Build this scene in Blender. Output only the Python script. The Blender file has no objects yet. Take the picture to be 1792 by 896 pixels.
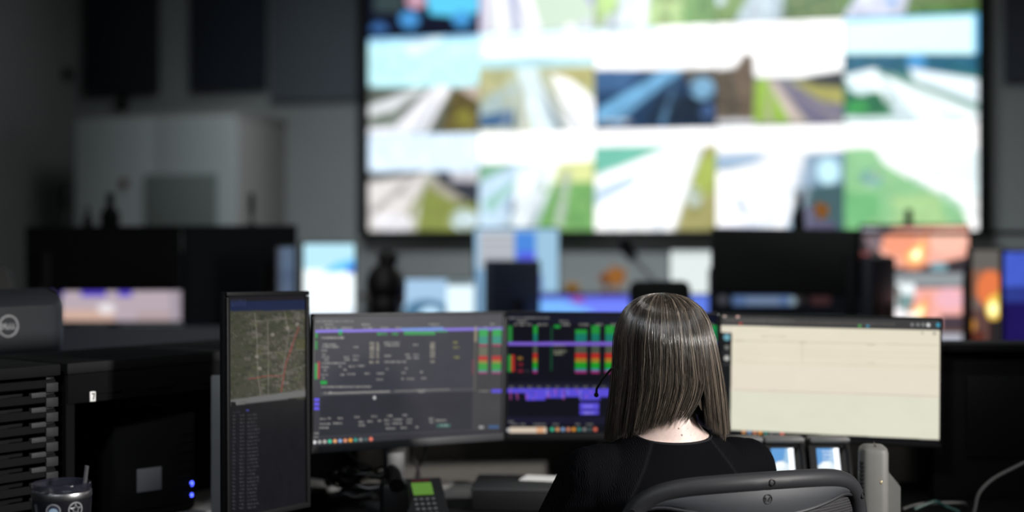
import bpy, bmesh, math, random
import numpy as np
from mathutils import Vector, Matrix
random.seed(7); rng = np.random.default_rng(7)
S = bpy.context.scene
COL = S.collection
PI = math.pi
# ------------------------------------------------------------------ camera numbers (1792 x 896 frame)
FPX = 2488.9; HX, HY = 896.0, 415.0; CAMZ = 1.41
def at(px, py, d):
    """world point at distance d along +Y for a measured photo position"""
    return Vector(((px-HX)/FPX*d, d, CAMZ-(py-HY)/FPX*d))
# ------------------------------------------------------------------ materials
MATS = {}
def lin(c):
    c = np.asarray(c, float)/255.0
    return np.where(c <= 0.04045, c/12.92, ((c+0.055)/1.055)**2.4)
def mat(name, rgb, rough=0.5, metal=0.0, spec=0.5, noise=0.0, nscale=60, bump=0.0, bscale=200, emit=None, estr=1.0, coat=0.0):
    if name in MATS: return MATS[name]
    m = bpy.data.materials.new(name); m.use_nodes = True
    nt = m.node_tree; b = nt.nodes['Principled BSDF']
    r, g, bl = rgb
    b.inputs['Base Color'].default_value = (r, g, bl, 1)
    b.inputs['Roughness'].default_value = rough
    b.inputs['Metallic'].default_value = metal
    b.inputs['Specular IOR Level'].default_value = spec
    b.inputs['Coat Weight'].default_value = coat
    tc = nt.nodes.new('ShaderNodeTexCoord')
    n = nt.nodes.new('ShaderNodeTexNoise'); n.inputs['Scale'].default_value = nscale; n.inputs['Detail'].default_value = 4
    nt.links.new(tc.outputs['Object'], n.inputs['Vector'])
    rp = nt.nodes.new('ShaderNodeMapRange')
    a = noise if noise else 0.06
    rp.inputs['To Min'].default_value = 1-a; rp.inputs['To Max'].default_value = 1+a
    nt.links.new(n.outputs['Fac'], rp.inputs['Value'])
    mx = nt.nodes.new('ShaderNodeMix'); mx.data_type = 'RGBA'; mx.blend_type = 'MULTIPLY'; mx.inputs[0].default_value = 1
    mx.inputs[6].default_value = (r, g, bl, 1)
    nt.links.new(rp.outputs[0], mx.inputs[7]); nt.links.new(mx.outputs[2], b.inputs['Base Color'])
    if bump:
        n2 = nt.nodes.new('ShaderNodeTexNoise'); n2.inputs['Scale'].default_value = bscale
        nt.links.new(tc.outputs['Object'], n2.inputs['Vector'])
        bp = nt.nodes.new('ShaderNodeBump'); bp.inputs['Strength'].default_value = bump; bp.inputs['Distance'].default_value = 0.002
        nt.links.new(n2.outputs['Fac'], bp.inputs['Height']); nt.links.new(bp.outputs[0], b.inputs['Normal'])
    if emit is not None:
        b.inputs['Emission Color'].default_value = (*emit, 1); b.inputs['Emission Strength'].default_value = estr
    MATS[name] = m; return m
def attr_mat(name, rough=0.4, spec=0.3, emission=False, attr='Col', mul=1.0):
    if name in MATS: return MATS[name]
    m = bpy.data.materials.new(name); m.use_nodes = True
    nt = m.node_tree; b = nt.nodes['Principled BSDF']
    a = nt.nodes.new('ShaderNodeAttribute'); a.attribute_name = attr
    b.inputs['Roughness'].default_value = rough; b.inputs['Specular IOR Level'].default_value = spec
    if emission:
        b.inputs['Base Color'].default_value = (0.002, 0.002, 0.0025, 1)
        nt.links.new(a.outputs['Color'], b.inputs['Emission Color']); b.inputs['Emission Strength'].default_value = mul
    else:
        nt.links.new(a.outputs['Color'], b.inputs['Base Color'])
    MATS[name] = m; return m
M_screen = attr_mat('lit_screen', 0.22, 0.25, True)
M_blk = mat('black_plastic', (0.0055, 0.0055, 0.006), 0.5, spec=0.16, noise=0.15)
M_blk2 = mat('charcoal_plastic', (0.017, 0.0175, 0.0185), 0.5, spec=.3, bump=0.15, bscale=900)
M_lam = mat('black_laminate', (0.0058, 0.0058, 0.0062), 0.65, spec=0.12, noise=0.2, nscale=25)
M_lam2 = mat('dark_grey_laminate', (0.045, 0.043, 0.040), 0.6, spec=0.3)
M_navy = mat('dark_navy_plastic', (0.018, 0.023, 0.040), 0.5)
M_grey = mat('light_grey_plastic', (0.12, 0.12, 0.112), 0.55, spec=.3)
M_mgrey = mat('mid_grey_plastic', (0.17, 0.175, 0.18), 0.45)
M_steel = mat('brushed_steel', (0.62, 0.63, 0.65), 0.32, 1.0)
M_wall = mat('grey_wall_paint', (0.40, 0.42, 0.42), 0.85, noise=0.05, nscale=8, bump=0.05, bscale=300)
M_wallw = mat('warm_grey_wall_paint', (0.36, 0.36, 0.345), 0.85, noise=0.05, nscale=8, bump=0.05, bscale=300)
M_white = mat('white_paint', (0.62, 0.66, 0.66), 0.6)
M_side = mat('beige_paint', (0.42, 0.385, 0.37), 0.7)
M_panel = mat('acoustic_fabric', (0.030, 0.039, 0.058), 0.95, bump=0.3, bscale=500)
M_panelg = mat('blue_grey_acoustic_fabric', (0.15, 0.17, 0.20), 0.95, bump=0.3, bscale=500)
M_carpet = mat('dark_carpet', (0.055, 0.056, 0.06), 0.95, noise=0.35, nscale=180, bump=0.5, bscale=400)
M_ceil = mat('ceiling_tile_white', (0.45, 0.45, 0.44), 0.9)
M_cable = mat('black_rubber', (0.014, 0.014, 0.015), 0.5)
M_gcable = mat('grey_rubber', (0.22, 0.22, 0.22), 0.5)
M_orange = mat('orange_felt', (0.50, 0.17, 0.02), 0.8, noise=0.25, nscale=40)
M_brown = mat('rust_felt', (0.26, 0.075, 0.025), 0.8, noise=0.25, nscale=40)
M_yel = mat('amber_felt', (0.50, 0.24, 0.03), 0.8, noise=0.25, nscale=40)
M_label = mat('white_label', (0.72, 0.72, 0.70), 0.6)
M_red = mat('red_plastic', (0.35, 0.03, 0.03), 0.5)
# ------------------------------------------------------------------ mesh builder
class MB:
    def __init__(s): s.v = []; s.f = []; s.mi = []; s.cur = 0
    def add(s, vs, fs):
        o = len(s.v); s.v += [tuple(v) for v in vs]
        for f in fs: s.f.append([i+o for i in f]); s.mi.append(s.cur)
        return s
    def box(s, c, size, bev=0.0, M=None, seg=2):
        bm = bmesh.new(); bmesh.ops.create_cube(bm, size=1)
        for v in bm.verts: v.co = Vector((v.co.x*size[0], v.co.y*size[1], v.co.z*size[2]))
        if bev > 0: bmesh.ops.bevel(bm, geom=bm.edges[:], offset=min(bev, min(size)*0.49), segments=seg, profile=0.5, affect='EDGES')
        R = M if M is not None else Matrix.Identity(4)
        bm.verts.index_update()
        s.add([R @ (v.co) + Vector(c) if M is None else Vector(c) + (R.to_3x3() @ v.co) for v in bm.verts], [[v.index for v in f.verts] for f in bm.faces])
        bm.free(); return s
    def prism(s, pts, z0, z1):
        n = len(pts)
        vs = [(p[0], p[1], z0) for p in pts]+[(p[0], p[1], z1) for p in pts]
        s.add(vs, [list(range(n))[::-1], list(range(n, 2*n))]+[[i, (i+1) % n, n+(i+1) % n, n+i] for i in range(n)]); return s
    def extrude(s, pts2, ax, depth, M):
        """polygon in local xz, thick along y, placed by matrix M"""
        n = len(pts2)
        vs = [M @ Vector((p[0], 0, p[1])) for p in pts2]+[M @ Vector((p[0], depth, p[1])) for p in pts2]
        s.add(vs, [list(range(n)), list(range(n, 2*n))[::-1]]+[[i, n+i, n+(i+1) % n, (i+1) % n] for i in range(n)]); return s
    def loft(s, rings, cap=True, close=True):
        n = len(rings[0]); vs = [p for r in rings for p in r]; fs = []
        for k in range(len(rings)-1):
            for i in range(n if close else n-1):
                j = (i+1) % n; fs.append([k*n+i, k*n+j, (k+1)*n+j, (k+1)*n+i])
        if cap: fs.append(list(range(n))[::-1]); fs.append([(len(rings)-1)*n+i for i in range(n)])
        s.add(vs, fs); return s
    def tube(s, pts, rad, n=10, cap=True, closed=False, flat=1.0, up=None):
        pts = [Vector(p) for p in pts]; m = len(pts)
        rr = rad if hasattr(rad, '__len__') else [rad]*m
        rings = []; prev = None
        for i, p in enumerate(pts):
            a = pts[(i-1) % m] if (closed or i > 0) else p
            b = pts[(i+1) % m] if (closed or i < m-1) else p
            t = (b-a).normalized()
            if prev is None:
                u = Vector(up) if up else (Vector((0, 0, 1)) if abs(t.z) < 0.9 else Vector((1, 0, 0)))
            else: u = prev
            u = (u - t*u.dot(t)).normalized(); prev = u; w = t.cross(u)
            rings.append([p+(u*math.cos(2*PI*k/n)*rr[i]+w*math.sin(2*PI*k/n)*rr[i]*flat) for k in range(n)])
        if closed: rings.append(rings[0])
        return s.loft(rings, cap and not closed)
    def lathe(s, prof, c=(0, 0, 0), n=32, cap=True, M=None):
        rings = [[Vector((r*math.cos(2*PI*k/n), r*math.sin(2*PI*k/n), z)) for k in range(n)] for r, z in prof]
        R = (M or Matrix.Identity(4))
        rings = [[Vector(c)+R.to_3x3() @ p for p in r] for r in rings]
        return s.loft(rings, cap)
    def ellipsoid(s, c, r, n=20, M=None):
        rings = []
        for i in range(1, n):
            a = PI*i/n
            rings.append([Vector((r[0]*math.sin(a)*math.cos(2*PI*k/n), r[1]*math.sin(a)*math.sin(2*PI*k/n), -r[2]*math.cos(a))) for k in range(n)])
        if M is not None: rings = [[M.to_3x3() @ p for p in q] for q in rings]
        rings = [[p+Vector(c) for p in q] for q in rings]
        return s.loft(rings)
    def mesh(s, name):
        me = bpy.data.meshes.new(name); me.from_pydata(s.v, [], s.f); me.validate()
        bm = bmesh.new(); bm.from_mesh(me); bmesh.ops.recalc_face_normals(bm, faces=bm.faces[:]); bm.to_mesh(me); bm.free()
        return me
    def build(s, name, m, parent=None, smooth=35, label=None):
        me = s.mesh(name)
        ms = m if isinstance(m, (list, tuple)) else [m]
        for q in ms: me.materials.append(q)
        if len(ms) > 1 and len(me.polygons) == len(s.mi): me.polygons.foreach_set('material_index', s.mi)
        if smooth:
            me.polygons.foreach_set('use_smooth', [True]*len(me.polygons)); me.set_sharp_from_angle(angle=math.radians(smooth))
        o = bpy.data.objects.new(name, me); COL.objects.link(o)
        if parent: o.parent = parent
        if label: o['label'] = label
        return o
def thing(name, label, cat, loc=(0, 0, 0), rz=0.0, group=None):
    o = bpy.data.objects.new(name, None); COL.objects.link(o)
    o.empty_display_size = 0.1
    loc = Vector(loc)
    if .3 < loc.z < 1.45: loc.z += .0012
    o.location = loc; o.rotation_euler = (0, 0, rz); o['label'] = label; o['category'] = cat
    if group: o['group'] = group
    return o
def tag(o, label, cat, group=None):
    o['label'] = label; o['category'] = cat
    if group: o['group'] = group
    return o
def struct(o): o['kind'] = 'structure'; return o
def copy_tree(o, parent=None):
    c = o.copy(); COL.objects.link(c); c.parent = parent
    for ch in list(o.children): copy_tree(ch, c)
    return c
# ------------------------------------------------------------------ screen pictures
class Canvas:
    """picture shown by a screen; drawn in the coordinates of the measured quad tl,tr,br,bl"""
    def __init__(s, quad, w, h, bg):
        s.w, s.h = w, h; s.a = np.zeros((h, w, 3)); s.a[:] = lin(bg)
        dst = [(0, 0), (w, 0), (w, h), (0, h)]; A = []; B = []
        for (x, y), (u, v) in zip(quad, dst):
            A.append([x, y, 1, 0, 0, 0, -u*x, -u*y]); B.append(u)
            A.append([0, 0, 0, x, y, 1, -v*x, -v*y]); B.append(v)
        s.H = np.append(np.linalg.solve(np.array(A, float), np.array(B, float)), 1).reshape(3, 3)
    def m(s, p):
        q = s.H @ np.array([p[0], p[1], 1.0]); return q[0]/q[2], q[1]/q[2]
    def poly(s, pts, rgb, gain=1.0, alpha=1.0):
        P = [s.m(p) for p in pts]
        xs = [p[0] for p in P]; ys = [p[1] for p in P]
        x0, x1 = max(0, int(min(xs))), min(s.w, int(max(xs))+1); y0, y1 = max(0, int(min(ys))), min(s.h, int(max(ys))+1)
        if x1 <= x0 or y1 <= y0: return s
        acc = np.zeros((y1-y0, x1-x0))
        for oy in (.25, .75):
            for ox in (.25, .75):
                X, Y = np.meshgrid(np.arange(x0, x1)+ox, np.arange(y0, y1)+oy)
                ins = np.zeros(X.shape, bool)
                for i in range(len(P)):
                    (ax, ay), (bx, by) = P[i], P[(i+1) % len(P)]
                    if ay == by: continue
                    ins ^= ((ay > Y) != (by > Y)) & (X < (bx-ax)*(Y-ay)/(by-ay)+ax)
                acc += ins*.25
        acc = (acc*alpha)[..., None]
        s.a[y0:y1, x0:x1] = s.a[y0:y1, x0:x1]*(1-acc)+lin(rgb)*gain*acc
        return s
    def rect(s, x0, y0, x1, y1, rgb, gain=1.0, alpha=1.0):
        return s.poly([(x0, y0), (x1, y0), (x1, y1), (x0, y1)], rgb, gain, alpha)
    def blob(s, x, y, rx, ry, rgb, gain=1.0, alpha=1.0, soft=0.5):
        steps = 6 if soft > 0 else 1
        for k in range(steps):
            q = 1-soft*k/steps
            s.poly([(x+rx*q*math.cos(t*PI/10), y+ry*q*math.sin(t*PI/10)) for t in range(20)], rgb, gain, alpha if steps == 1 else 1-(1-alpha*.999)**(1/ (steps*.55)))
        return s
    def text(s, x, y, w, rgb, h=3.2, slope=0.0, r=None, alpha=.75):
        """a run of word-like dashes"""
        e = x+w
        while x < e:
            k = random.uniform(2.0, 5.5)
            s.rect(x, y-h/2+slope*(x-e), min(x+k, e), y+h/2+slope*(x-e), rgb, 1, alpha*random.uniform(.55, 1))
            x += k+random.uniform(.5, 1.2)
        return s
    def noise(s, amp, cells=12, seed=1):
        r = np.random.default_rng(seed)
        n = 0
        for k in (cells, cells*2, cells*4):
            g = r.random((k+2, k+2)); yy = np.linspace(0, k, s.h); xx = np.linspace(0, k, s.w)
            yi, xi = yy.astype(int), xx.astype(int); fy, fx = (yy-yi)[:, None], (xx-xi)[None]
            n = n+(g[yi][:, xi]*(1-fy)*(1-fx)+g[yi+1][:, xi]*fy*(1-fx)+g[yi][:, xi+1]*(1-fy)*fx+g[yi+1][:, xi+1]*fy*fx-.5)
        s.a *= np.clip(1+amp*n[..., None], 0, 3); return s
def screen_mesh(name, cv, W, H, M, parent, gain=1.0, nm='screen'):
    """W x H screen in local xz (centre origin, facing -y) placed by M; picture on a fine grid as emitted colour"""
    w, h = cv.w, cv.h
    us = np.linspace(-W/2, W/2, w+1); vs = np.linspace(H/2, -H/2, h+1)
    U, V = np.meshgrid(us, vs)
    P = np.stack([U.ravel(), np.zeros(U.size), V.ravel(), np.ones(U.size)], 1) @ np.array(M).T
    idx = np.arange((w+1)*(h+1)).reshape(h+1, w+1)
    F = np.stack([idx[:-1, :-1], idx[1:, :-1], idx[1:, 1:], idx[:-1, 1:]], -1).reshape(-1, 4)
    me = bpy.data.meshes.new(nm)
    me.vertices.add(len(P)); me.vertices.foreach_set('co', P[:, :3].astype(np.float32).ravel())
    me.loops.add(F.size); me.loops.foreach_set('vertex_index', F.astype(np.int32).ravel())
    me.polygons.add(len(F)); me.polygons.foreach_set('loop_start', (np.arange(len(F))*4).astype(np.int32))
    me.update(calc_edges=True)
    ap = np.pad(cv.a, ((0, 1), (0, 1), (0, 0)), mode='edge'); ap2 = np.pad(cv.a, ((1, 0), (1, 0), (0, 0)), mode='edge')
    c = (ap+ap2)/2*gain
    ca = me.color_attributes.new('Col', 'FLOAT_COLOR', 'POINT')
    ca.data.foreach_set('color', np.concatenate([c.reshape(-1, 3), np.ones((c.shape[0]*c.shape[1], 1))], 1).astype(np.float32).ravel())
    me.materials.append(M_screen)
    o = bpy.data.objects.new(nm, me); COL.objects.link(o)
    if parent: o.parent = parent
    return o
def make_monitor(name, label, cat, TL, TR, height, desk_z, cv=None, gain=1.0, bez=0.008, chin=0.014, mount='stand', pitch=0.0,
                 mat_h=None, group=None, back_logo=False, deep=0.045, post=None, post_x=0.0, base=(.20, .17), flat=False):
    """TL/TR: world positions of the top corners as seen by someone looking at the screen"""
    mat_h = mat_h or M_blk
    TL, TR = Vector(TL), Vector(TR); mid = (TL+TR)/2
    ax = TR-TL; W = ax.length; yaw = math.atan2(ax.y, ax.x); roll = math.asin(max(-1, min(1, ax.z/W)))
    off = 0.10
    fwd = Vector((-math.sin(yaw), math.cos(yaw), 0))
    root = thing(name, label, cat, (mid.x+fwd.x*off, mid.y+fwd.y*off, desk_z), yaw, group)
    hc = mid.z-desk_z-height/2
    Mh = Matrix.Translation((0, -off, hc)) @ Matrix.Rotation(-roll, 4, 'Y') @ Matrix.Rotation(pitch, 4, 'X')
    b = MB()
    t = 0.016
    # bezel ring + flat back box
    def place(mb, c, size, bev): mb.box(Mh @ Vector(c), size, bev, Mh)
    place(b, (0, t/2+.002, 0), (W, t, height), .004)
    # tapered back bulge
    rings = []
    for q, y in (((0.985, t), (0.98, t+deep*.6), (0.96, t+deep), (0.94, t+deep+.002)) if flat else ((0.80, t), (0.76, t+deep*.6), (0.62, t+deep), (0.5, t+deep+.003))):
        hw, hh = W/2*q, height/2*q
        r_ = min(hw, hh)*(.06 if flat else .25); ring = []
        for (sx, sz, a0) in ((1, 1, 0), (-1, 1, 90), (-1, -1, 180), (1, -1, 270)):
            for k in range(5):
                a = math.radians(a0+k*22.5)
                ring.append(Mh @ Vector((sx*(hw-r_)+r_*math.cos(a), y, sz*(hh-r_)+r_*math.sin(a))))
        rings.append(ring)
    b.loft(rings)
    b.build('housing', mat_h, root)
    f = MB()
    place(f, (0, -.001, height/2-bez/2), (W, .008, bez), .002); place(f, (0, -.001, -height/2+chin/2), (W, .008, chin), .002)
    for sx in (-1, 1): place(f, (sx*(W/2-bez/2), -.001, 0), (bez, .008, height-bez-chin), .002)
    f.build('bezel', mat_h, root)
    if cv is not None:
        screen_mesh('screen', cv, W-2*bez, height-bez-chin, Mh @ Matrix.Translation((0, 0.0005, (chin-bez)/2)), root, gain)
    else:
        g = MB(); g.box(Mh @ Vector((0, 0.001, (chin-bez)/2)), (W-2*bez, .002, height-bez-chin), 0, Mh); g.build('screen', M_blk, root)
    py = t+deep-off+.012
    p = MB(); top = hc+min(.03, height*.1)
    p.box((post_x, py+.012, top/2), (0.05, 0.022, top), .005)
    p.build('stand_post', post or M_mgrey, root)
    bs = MB(); bs.box((post_x, py-.01, .006), (base[0], base[1], .012), .004); bs.build('stand_base', post or M_blk, root)
    if back_logo:
        lg = MB(); Rl = .0255
        Ml = Mh @ Matrix.Translation(back_logo) 
        lg.tube([Ml @ Vector((Rl*math.cos(2*PI*k/40), 0, Rl*math.sin(2*PI*k/40))) for k in range(40)], .0022, 6, closed=True)
        lg.build('logo_ring', mat('logo_silver', (0.30, 0.30, 0.31), .4), root)
        letters(root, Ml)
    return root
def letters(root, Ml):
    """the four letters of the emblem inside its ring, with the tipped E"""
    th = .0022
    def bar(mb, p0, p1, w=.0026):
        p0, p1 = Vector((p0[0], 0, p0[1])), Vector((p1[0], 0, p1[1])); d = (p1-p0).normalized(); n = Vector((-d.z, 0, d.x))*w/2
        q = [p0+n, p1+n, p1-n, p0-n]
        mb.add([Ml @ (v+Vector((0, -th*.2, 0))) for v in q]+[Ml @ (v+Vector((0, th, 0))) for v in q], [[0, 1, 2, 3], [7, 6, 5, 4], [0, 4, 5, 1], [1, 5, 6, 2], [2, 6, 7, 3], [3, 7, 4, 0]])
    h = .0065
    mb = MB()
    # seen from behind the display, local x runs to the viewer's left, so letters are laid from +x to -x
    def X(a): return -a
    for seg in (((-.0205, -h), (-.0205, h)), ((-.0205, h), (-.015, h*.8)), ((-.015, h*.8), (-.0125, 0)), ((-.0125, 0), (-.015, -h*.8)), ((-.015, -h*.8), (-.0205, -h))): bar(mb, (X(seg[0][0]), seg[0][1]), (X(seg[1][0]), seg[1][1]))
    ca, sa = math.cos(.6), math.sin(.6)
    def e(p): return (X(-.0045+p[0]*ca-p[1]*sa), p[0]*sa+p[1]*ca)
    for a, b_ in (((-.0035, -h), (-.0035, h)), ((-.0035, h), (.0035, h)), ((-.0035, 0), (.003, 0)), ((-.0035, -h), (.0035, -h))): bar(mb, e(a), e(b_))
    for x0 in (.0045, .0135):
        bar(mb, (X(x0), h), (X(x0), -h)); bar(mb, (X(x0), -h), (X(x0+.0065), -h))
    mb.build('logo_letters', MATS['logo_silver'], root)
# ================================================================== THE ROOM
WL = Vector((-0.913, 9.05, 0)); WR = Vector((2.623, 8.0, 0)); WD = (WR-WL); WLEN = WD.length; WD.normalize()
WN = Vector((-WD.y, WD.x, 0))                      # away from the camera
WYAW = math.atan2(WD.y, WD.x)
MW = Matrix.Translation(WL) @ Matrix.Rotation(WYAW, 4, 'Z')
def W(x, y, z): return MW @ Vector((x, y, z))
def on_wall(px, py, yw):
    """wall-frame point where the measured direction meets the plane yw"""
    d = Vector(((px-HX)/FPX, 1, -(py-HY)/FPX)); o = Vector((0, 0, CAMZ))
    t = ((WL+WN*yw)-o).dot(WN)/d.dot(WN); p = o+d*t; q = MW.inverted() @ p
    return q
CEIL = 3.7; X0, X1, Y0, Y1 = -2.25, 6.2, -11.4, 0.15
def wbox(a, b, m, name, bev=0.0):
    mb = MB(); c = [(a[i]+b[i])/2 for i in range(3)]; s = [abs(b[i]-a[i]) for i in range(3)]
    mb.box((0, 0, 0), s, bev); o = mb.build(name, m, None, smooth=0 if not bev else 35)
    o.matrix_world = MW @ Matrix.Translation(c); return o
struct(wbox((X0-.2, Y0-.2, -.12), (X1+.2, Y1+.2, 0), M_carpet, 'floor'))
struct(wbox((X0-.2, Y0-.2, CEIL), (X1+.2, Y1+.2, CEIL+.1), M_ceil, 'ceiling'))
struct(wbox((X0-.2, Y1, 0), (X1+.2, Y1+.15, CEIL), M_wall, 'wall_back'))
struct(wbox((X0-.15, Y0, 0), (X0, Y1, CEIL), M_wallw, 'wall_left'))
struct(wbox((X1, Y0, 0), (X1+.15, Y1, CEIL), M_wallw, 'wall_right'))
struct(wbox((X0-.2, Y0-.15, 0), (X1+.2, Y0, CEIL), M_wallw, 'wall_front'))
struct(wbox((X0, Y1-.015, 0), (X1, Y1, .1), M_lam, 'baseboard_back'))
struct(wbox((X0, Y0, 0), (X0+.015, Y1-.015, .1), M_lam, 'baseboard_left'))
# acoustic panels on the far wall
def acoustic(px0, px1, pyb, m, label, ztop=3.45):
    a = on_wall(px0, pyb, Y1-.05); b = on_wall(px1, pyb, Y1-.05)
    x0, x1, z0 = a.x, b.x, (a.z+b.z)/2
    r = thing('acoustic_panel', label, 'wall panel', W((x0+x1)/2, Y1-.002, z0), WYAW, 'fabric panels on the far wall')
    mb = MB(); mb.box((0, -.026, (ztop-z0)/2), (x1-x0, .042, ztop-z0), .008); mb.build('fabric_face', m, r)
    f = MB(); f.box((0, -.003, (ztop-z0)/2), (x1-x0-.03, .006, ztop-z0-.03)); f.build('backing_board', M_blk, r)
acoustic(145, 274, 165, mat('black_acoustic_fabric', (.022, .030, .036), .95, bump=.3, bscale=500), 'black fabric wall panel nearest the room corner, above the pale cabinet')
acoustic(331, 464, 159, M_panel, 'dark navy fabric wall panel between the black one and the blue-grey one')
acoustic(471, 631, 176, M_panelg, 'blue-grey fabric wall panel beside the video wall edge above grey wall')
acoustic(1757, 1850, 143, mat('slate_acoustic_fabric', (.075, .085, .11), .95, bump=.3, bscale=500), 'slate fabric wall panel by the video wall edge above the blue monitor')
# pale tall cabinet
a = on_wall(131, 211, -.55); b = on_wall(414, 195, -.55); zt = (a.z+b.z)/2
cw = b.x-a.x
cab = thing('storage_cabinet', 'tall pale cabinet standing against the far wall below the dark panels', 'cabinet', W((a.x+b.x)/2, -.20, 0), WYAW)
m_ = MB(); m_.box((0, 0, zt/2+.03), (cw, .66, zt-.06), .006); m_.build('carcass', M_side, cab)
for sx in (-1, 1):
    d = MB(); d.box((sx*(cw/4-.001), -.341, zt/2+.04), (cw/2-.004, .02, zt-.09), .003); dd = d.build('door', M_white, cab)
    h = MB(); h.tube([(sx*.03, -.352, .98), (sx*.03, -.38, .99), (sx*.03, -.38, 1.13), (sx*.03, -.352, 1.14)], .006, 8); h.build('handle', M_mgrey, dd)
m_ = MB(); m_.box((0, 0, .04), (cw-.04, .60, .08)); m_.build('plinth', M_blk, cab)
m_ = MB(); m_.box((0, -.005, zt+.005), (cw+.02, .69, .03), .005); m_.build('top_board', M_side, cab)
q0 = on_wall(254, 306, -.555); q1 = on_wall(381, 400, -.555)
m_ = MB(); m_.box(((q0.x+q1.x)/2, -.5655, (q0.z+q1.z)/2-.1), (q1.x-q0.x, .008, q0.z-q1.z+.2), .002)
o = m_.build('notice_sheet', mat('grey_green_paper', (.235, .27, .25), .8), None); o.matrix_world = MW
tag(o, 'grey-green notice sheet fixed to the pale cabinet front', 'notice')
q = on_wall(218, 320, -.555)
m_ = MB(); m_.lathe([(.026, 0), (.03, .004), (.03, .012), (.02, .016)], (q.x, -.553, q.z), 20, M=Matrix.Rotation(PI/2, 4, 'X'))
o = m_.build('red_button', mat('dull_red_plastic', (.22, .07, .07), .5), None); o.matrix_world = MW
tag(o, 'small round dull red badge on the pale cabinet front', 'badge')
# small wall device on the left wall and a bracket over the cabinet
m_ = MB(); m_.box((0, 0, 0), (.03, .09, .075), .01); m_.box((.018, 0, 0), (.01, .05, .035), .004)
o = m_.build('wall_thermostat', M_blk, None); d = Vector(((115-HX)/FPX, 1, -(130-HY)/FPX)); 
t = (W(X0, 0, 0)-Vector((0, 0, CAMZ))).dot(WD)/d.dot(WD); o.matrix_world = Matrix.Translation(Vector((0, 0, CAMZ))+d*t+WD*.016) @ Matrix.Rotation(WYAW, 4, 'Z')
tag(o, 'small dark wall device on the side wall left of the black panel', 'thermostat')
q = on_wall(219, 183, Y1)
m_ = MB(); m_.box((q.x, Y1-.03, q.z), (.05, .06, .11), .012); m_.tube([(q.x, Y1-.06, q.z), (q.x, Y1-.11, q.z-.02)], .018, 10)
o = m_.build('wall_camera', M_blk, None); o.matrix_world = MW; tag(o, 'small dark camera fixed to the wall between black panel and pale cabinet', 'camera')

# ================================================================== VIDEO WALL
ZB, CH, CWD = 1.4475, 0.6125, WLEN/5
tvw = thing('video_wall', 'huge wall of bright traffic camera pictures in a black frame', 'video wall', W(WLEN/2, 0, ZB-.045), WYAW)
def tvp(x, y, z): return Vector((x-WLEN/2, y, z-(ZB-.045)))
m_ = MB()
zt_ = ZB+3*CH
for c_, s_ in ((tvp(WLEN/2, .02, ZB-.022), (WLEN+.136, .09, .045)), (tvp(WLEN/2, .02, zt_+.022), (WLEN+.136, .09, .045)),
               (tvp(-.034, .02, (ZB+zt_)/2), (.068, .09, zt_-ZB)), (tvp(WLEN+.034, .02, (ZB+zt_)/2), (.068, .09, zt_-ZB))):
    m_.box(c_, s_, .006)
m_.build('outer_frame', M_blk, tvw)
m_ = MB(); m_.box(tvp(WLEN/2, .085, (ZB+zt_)/2), (WLEN-.1, .12, 3*CH-.1)); m_.build('mounting_frame', M_blk, tvw)
def proj(p): return (HX+FPX*p.x/p.y, HY-FPX*(p.z-CAMZ)/p.y)
def cell(r, c, bg):
    x0, x1 = c*CWD, (c+1)*CWD; z1 = zt_-r*CH; z0 = z1-CH
    return Canvas([proj(W(x, 0, z)) for x, z in ((x0, z1), (x1, z1), (x1, z0), (x0, z0))], 96, 80, bg)
CELLS = {}
Wh = (255, 255, 255)
def feed(r, c, bg, items, noise=.25):
    cv = cell(r, c, bg)
    items = [it[:3]+(1+(it[3]-1)*.55,)+it[4:] if it[0] in 'prb' and len(it) > 3 else it for it in items]
    for it in items:
        k = it[0]
        if k == 'p': cv.poly(it[1], it[2], *(it[3:]))
        elif k == 'r': cv.rect(*it[1], it[2], *(it[3:]))
        elif k == 'b': cv.blob(*it[1], it[2], *(it[3:]))
        elif k == 'n': cv.noise(it[1], it[2], r*7+c)
        elif k == 's':                               # lanes and verges running from a vanishing point
            (vx, vy), (bx0, bx1, by), cols, n = it[1:5]; q = random.Random(r*11+c*3+n)
            for _ in range(n):
                b0 = q.uniform(bx0, bx1); w_ = q.uniform(2, (bx1-bx0)/n*1.6); t0 = q.uniform(.05, .3)
                cv.poly([(vx+(b0-vx)*t0, vy+(by-vy)*t0), (vx+(b0+w_-vx)*t0, vy+(by-vy)*t0), (b0+w_, by), (b0, by)], q.choice(cols), 1.0, q.uniform(.25, .6))
        elif k == 'm':                               # mottled trees and grass
            x0, y0, x1, y1 = it[1]; q = random.Random(r*13+c*5)
            for _ in range(it[3]): x, y = q.uniform(x0, x1), q.uniform(y0, y1); cv.blob(x, y, q.uniform(4, 13), q.uniform(3, 8), q.choice(it[2]), 1, .4)
    CELLS[(r, c)] = cv
G = 1.7
feed(0, 0, (20, 24, 42), [('r', (640, -120, 840, -30), (30, 45, 60)), ('r', (655, -10, 705, 22), (55, 70, 72)), ('p', [(735, -60), (840, -60), (840, 22), (800, 30), (752, 26)], (95, 205, 245), 1.1), ('b', (728, 2, 18, 14), (205, 160, 180)),
     ('b', (716, 35, 18, 16), (75, 150, 215)), ('b', (808, 34, 17, 14), (75, 160, 225)), ('b', (663, 54, 16, 14), (60, 105, 165)), ('r', (640, 56, 845, 72), (14, 16, 28))])
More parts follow.
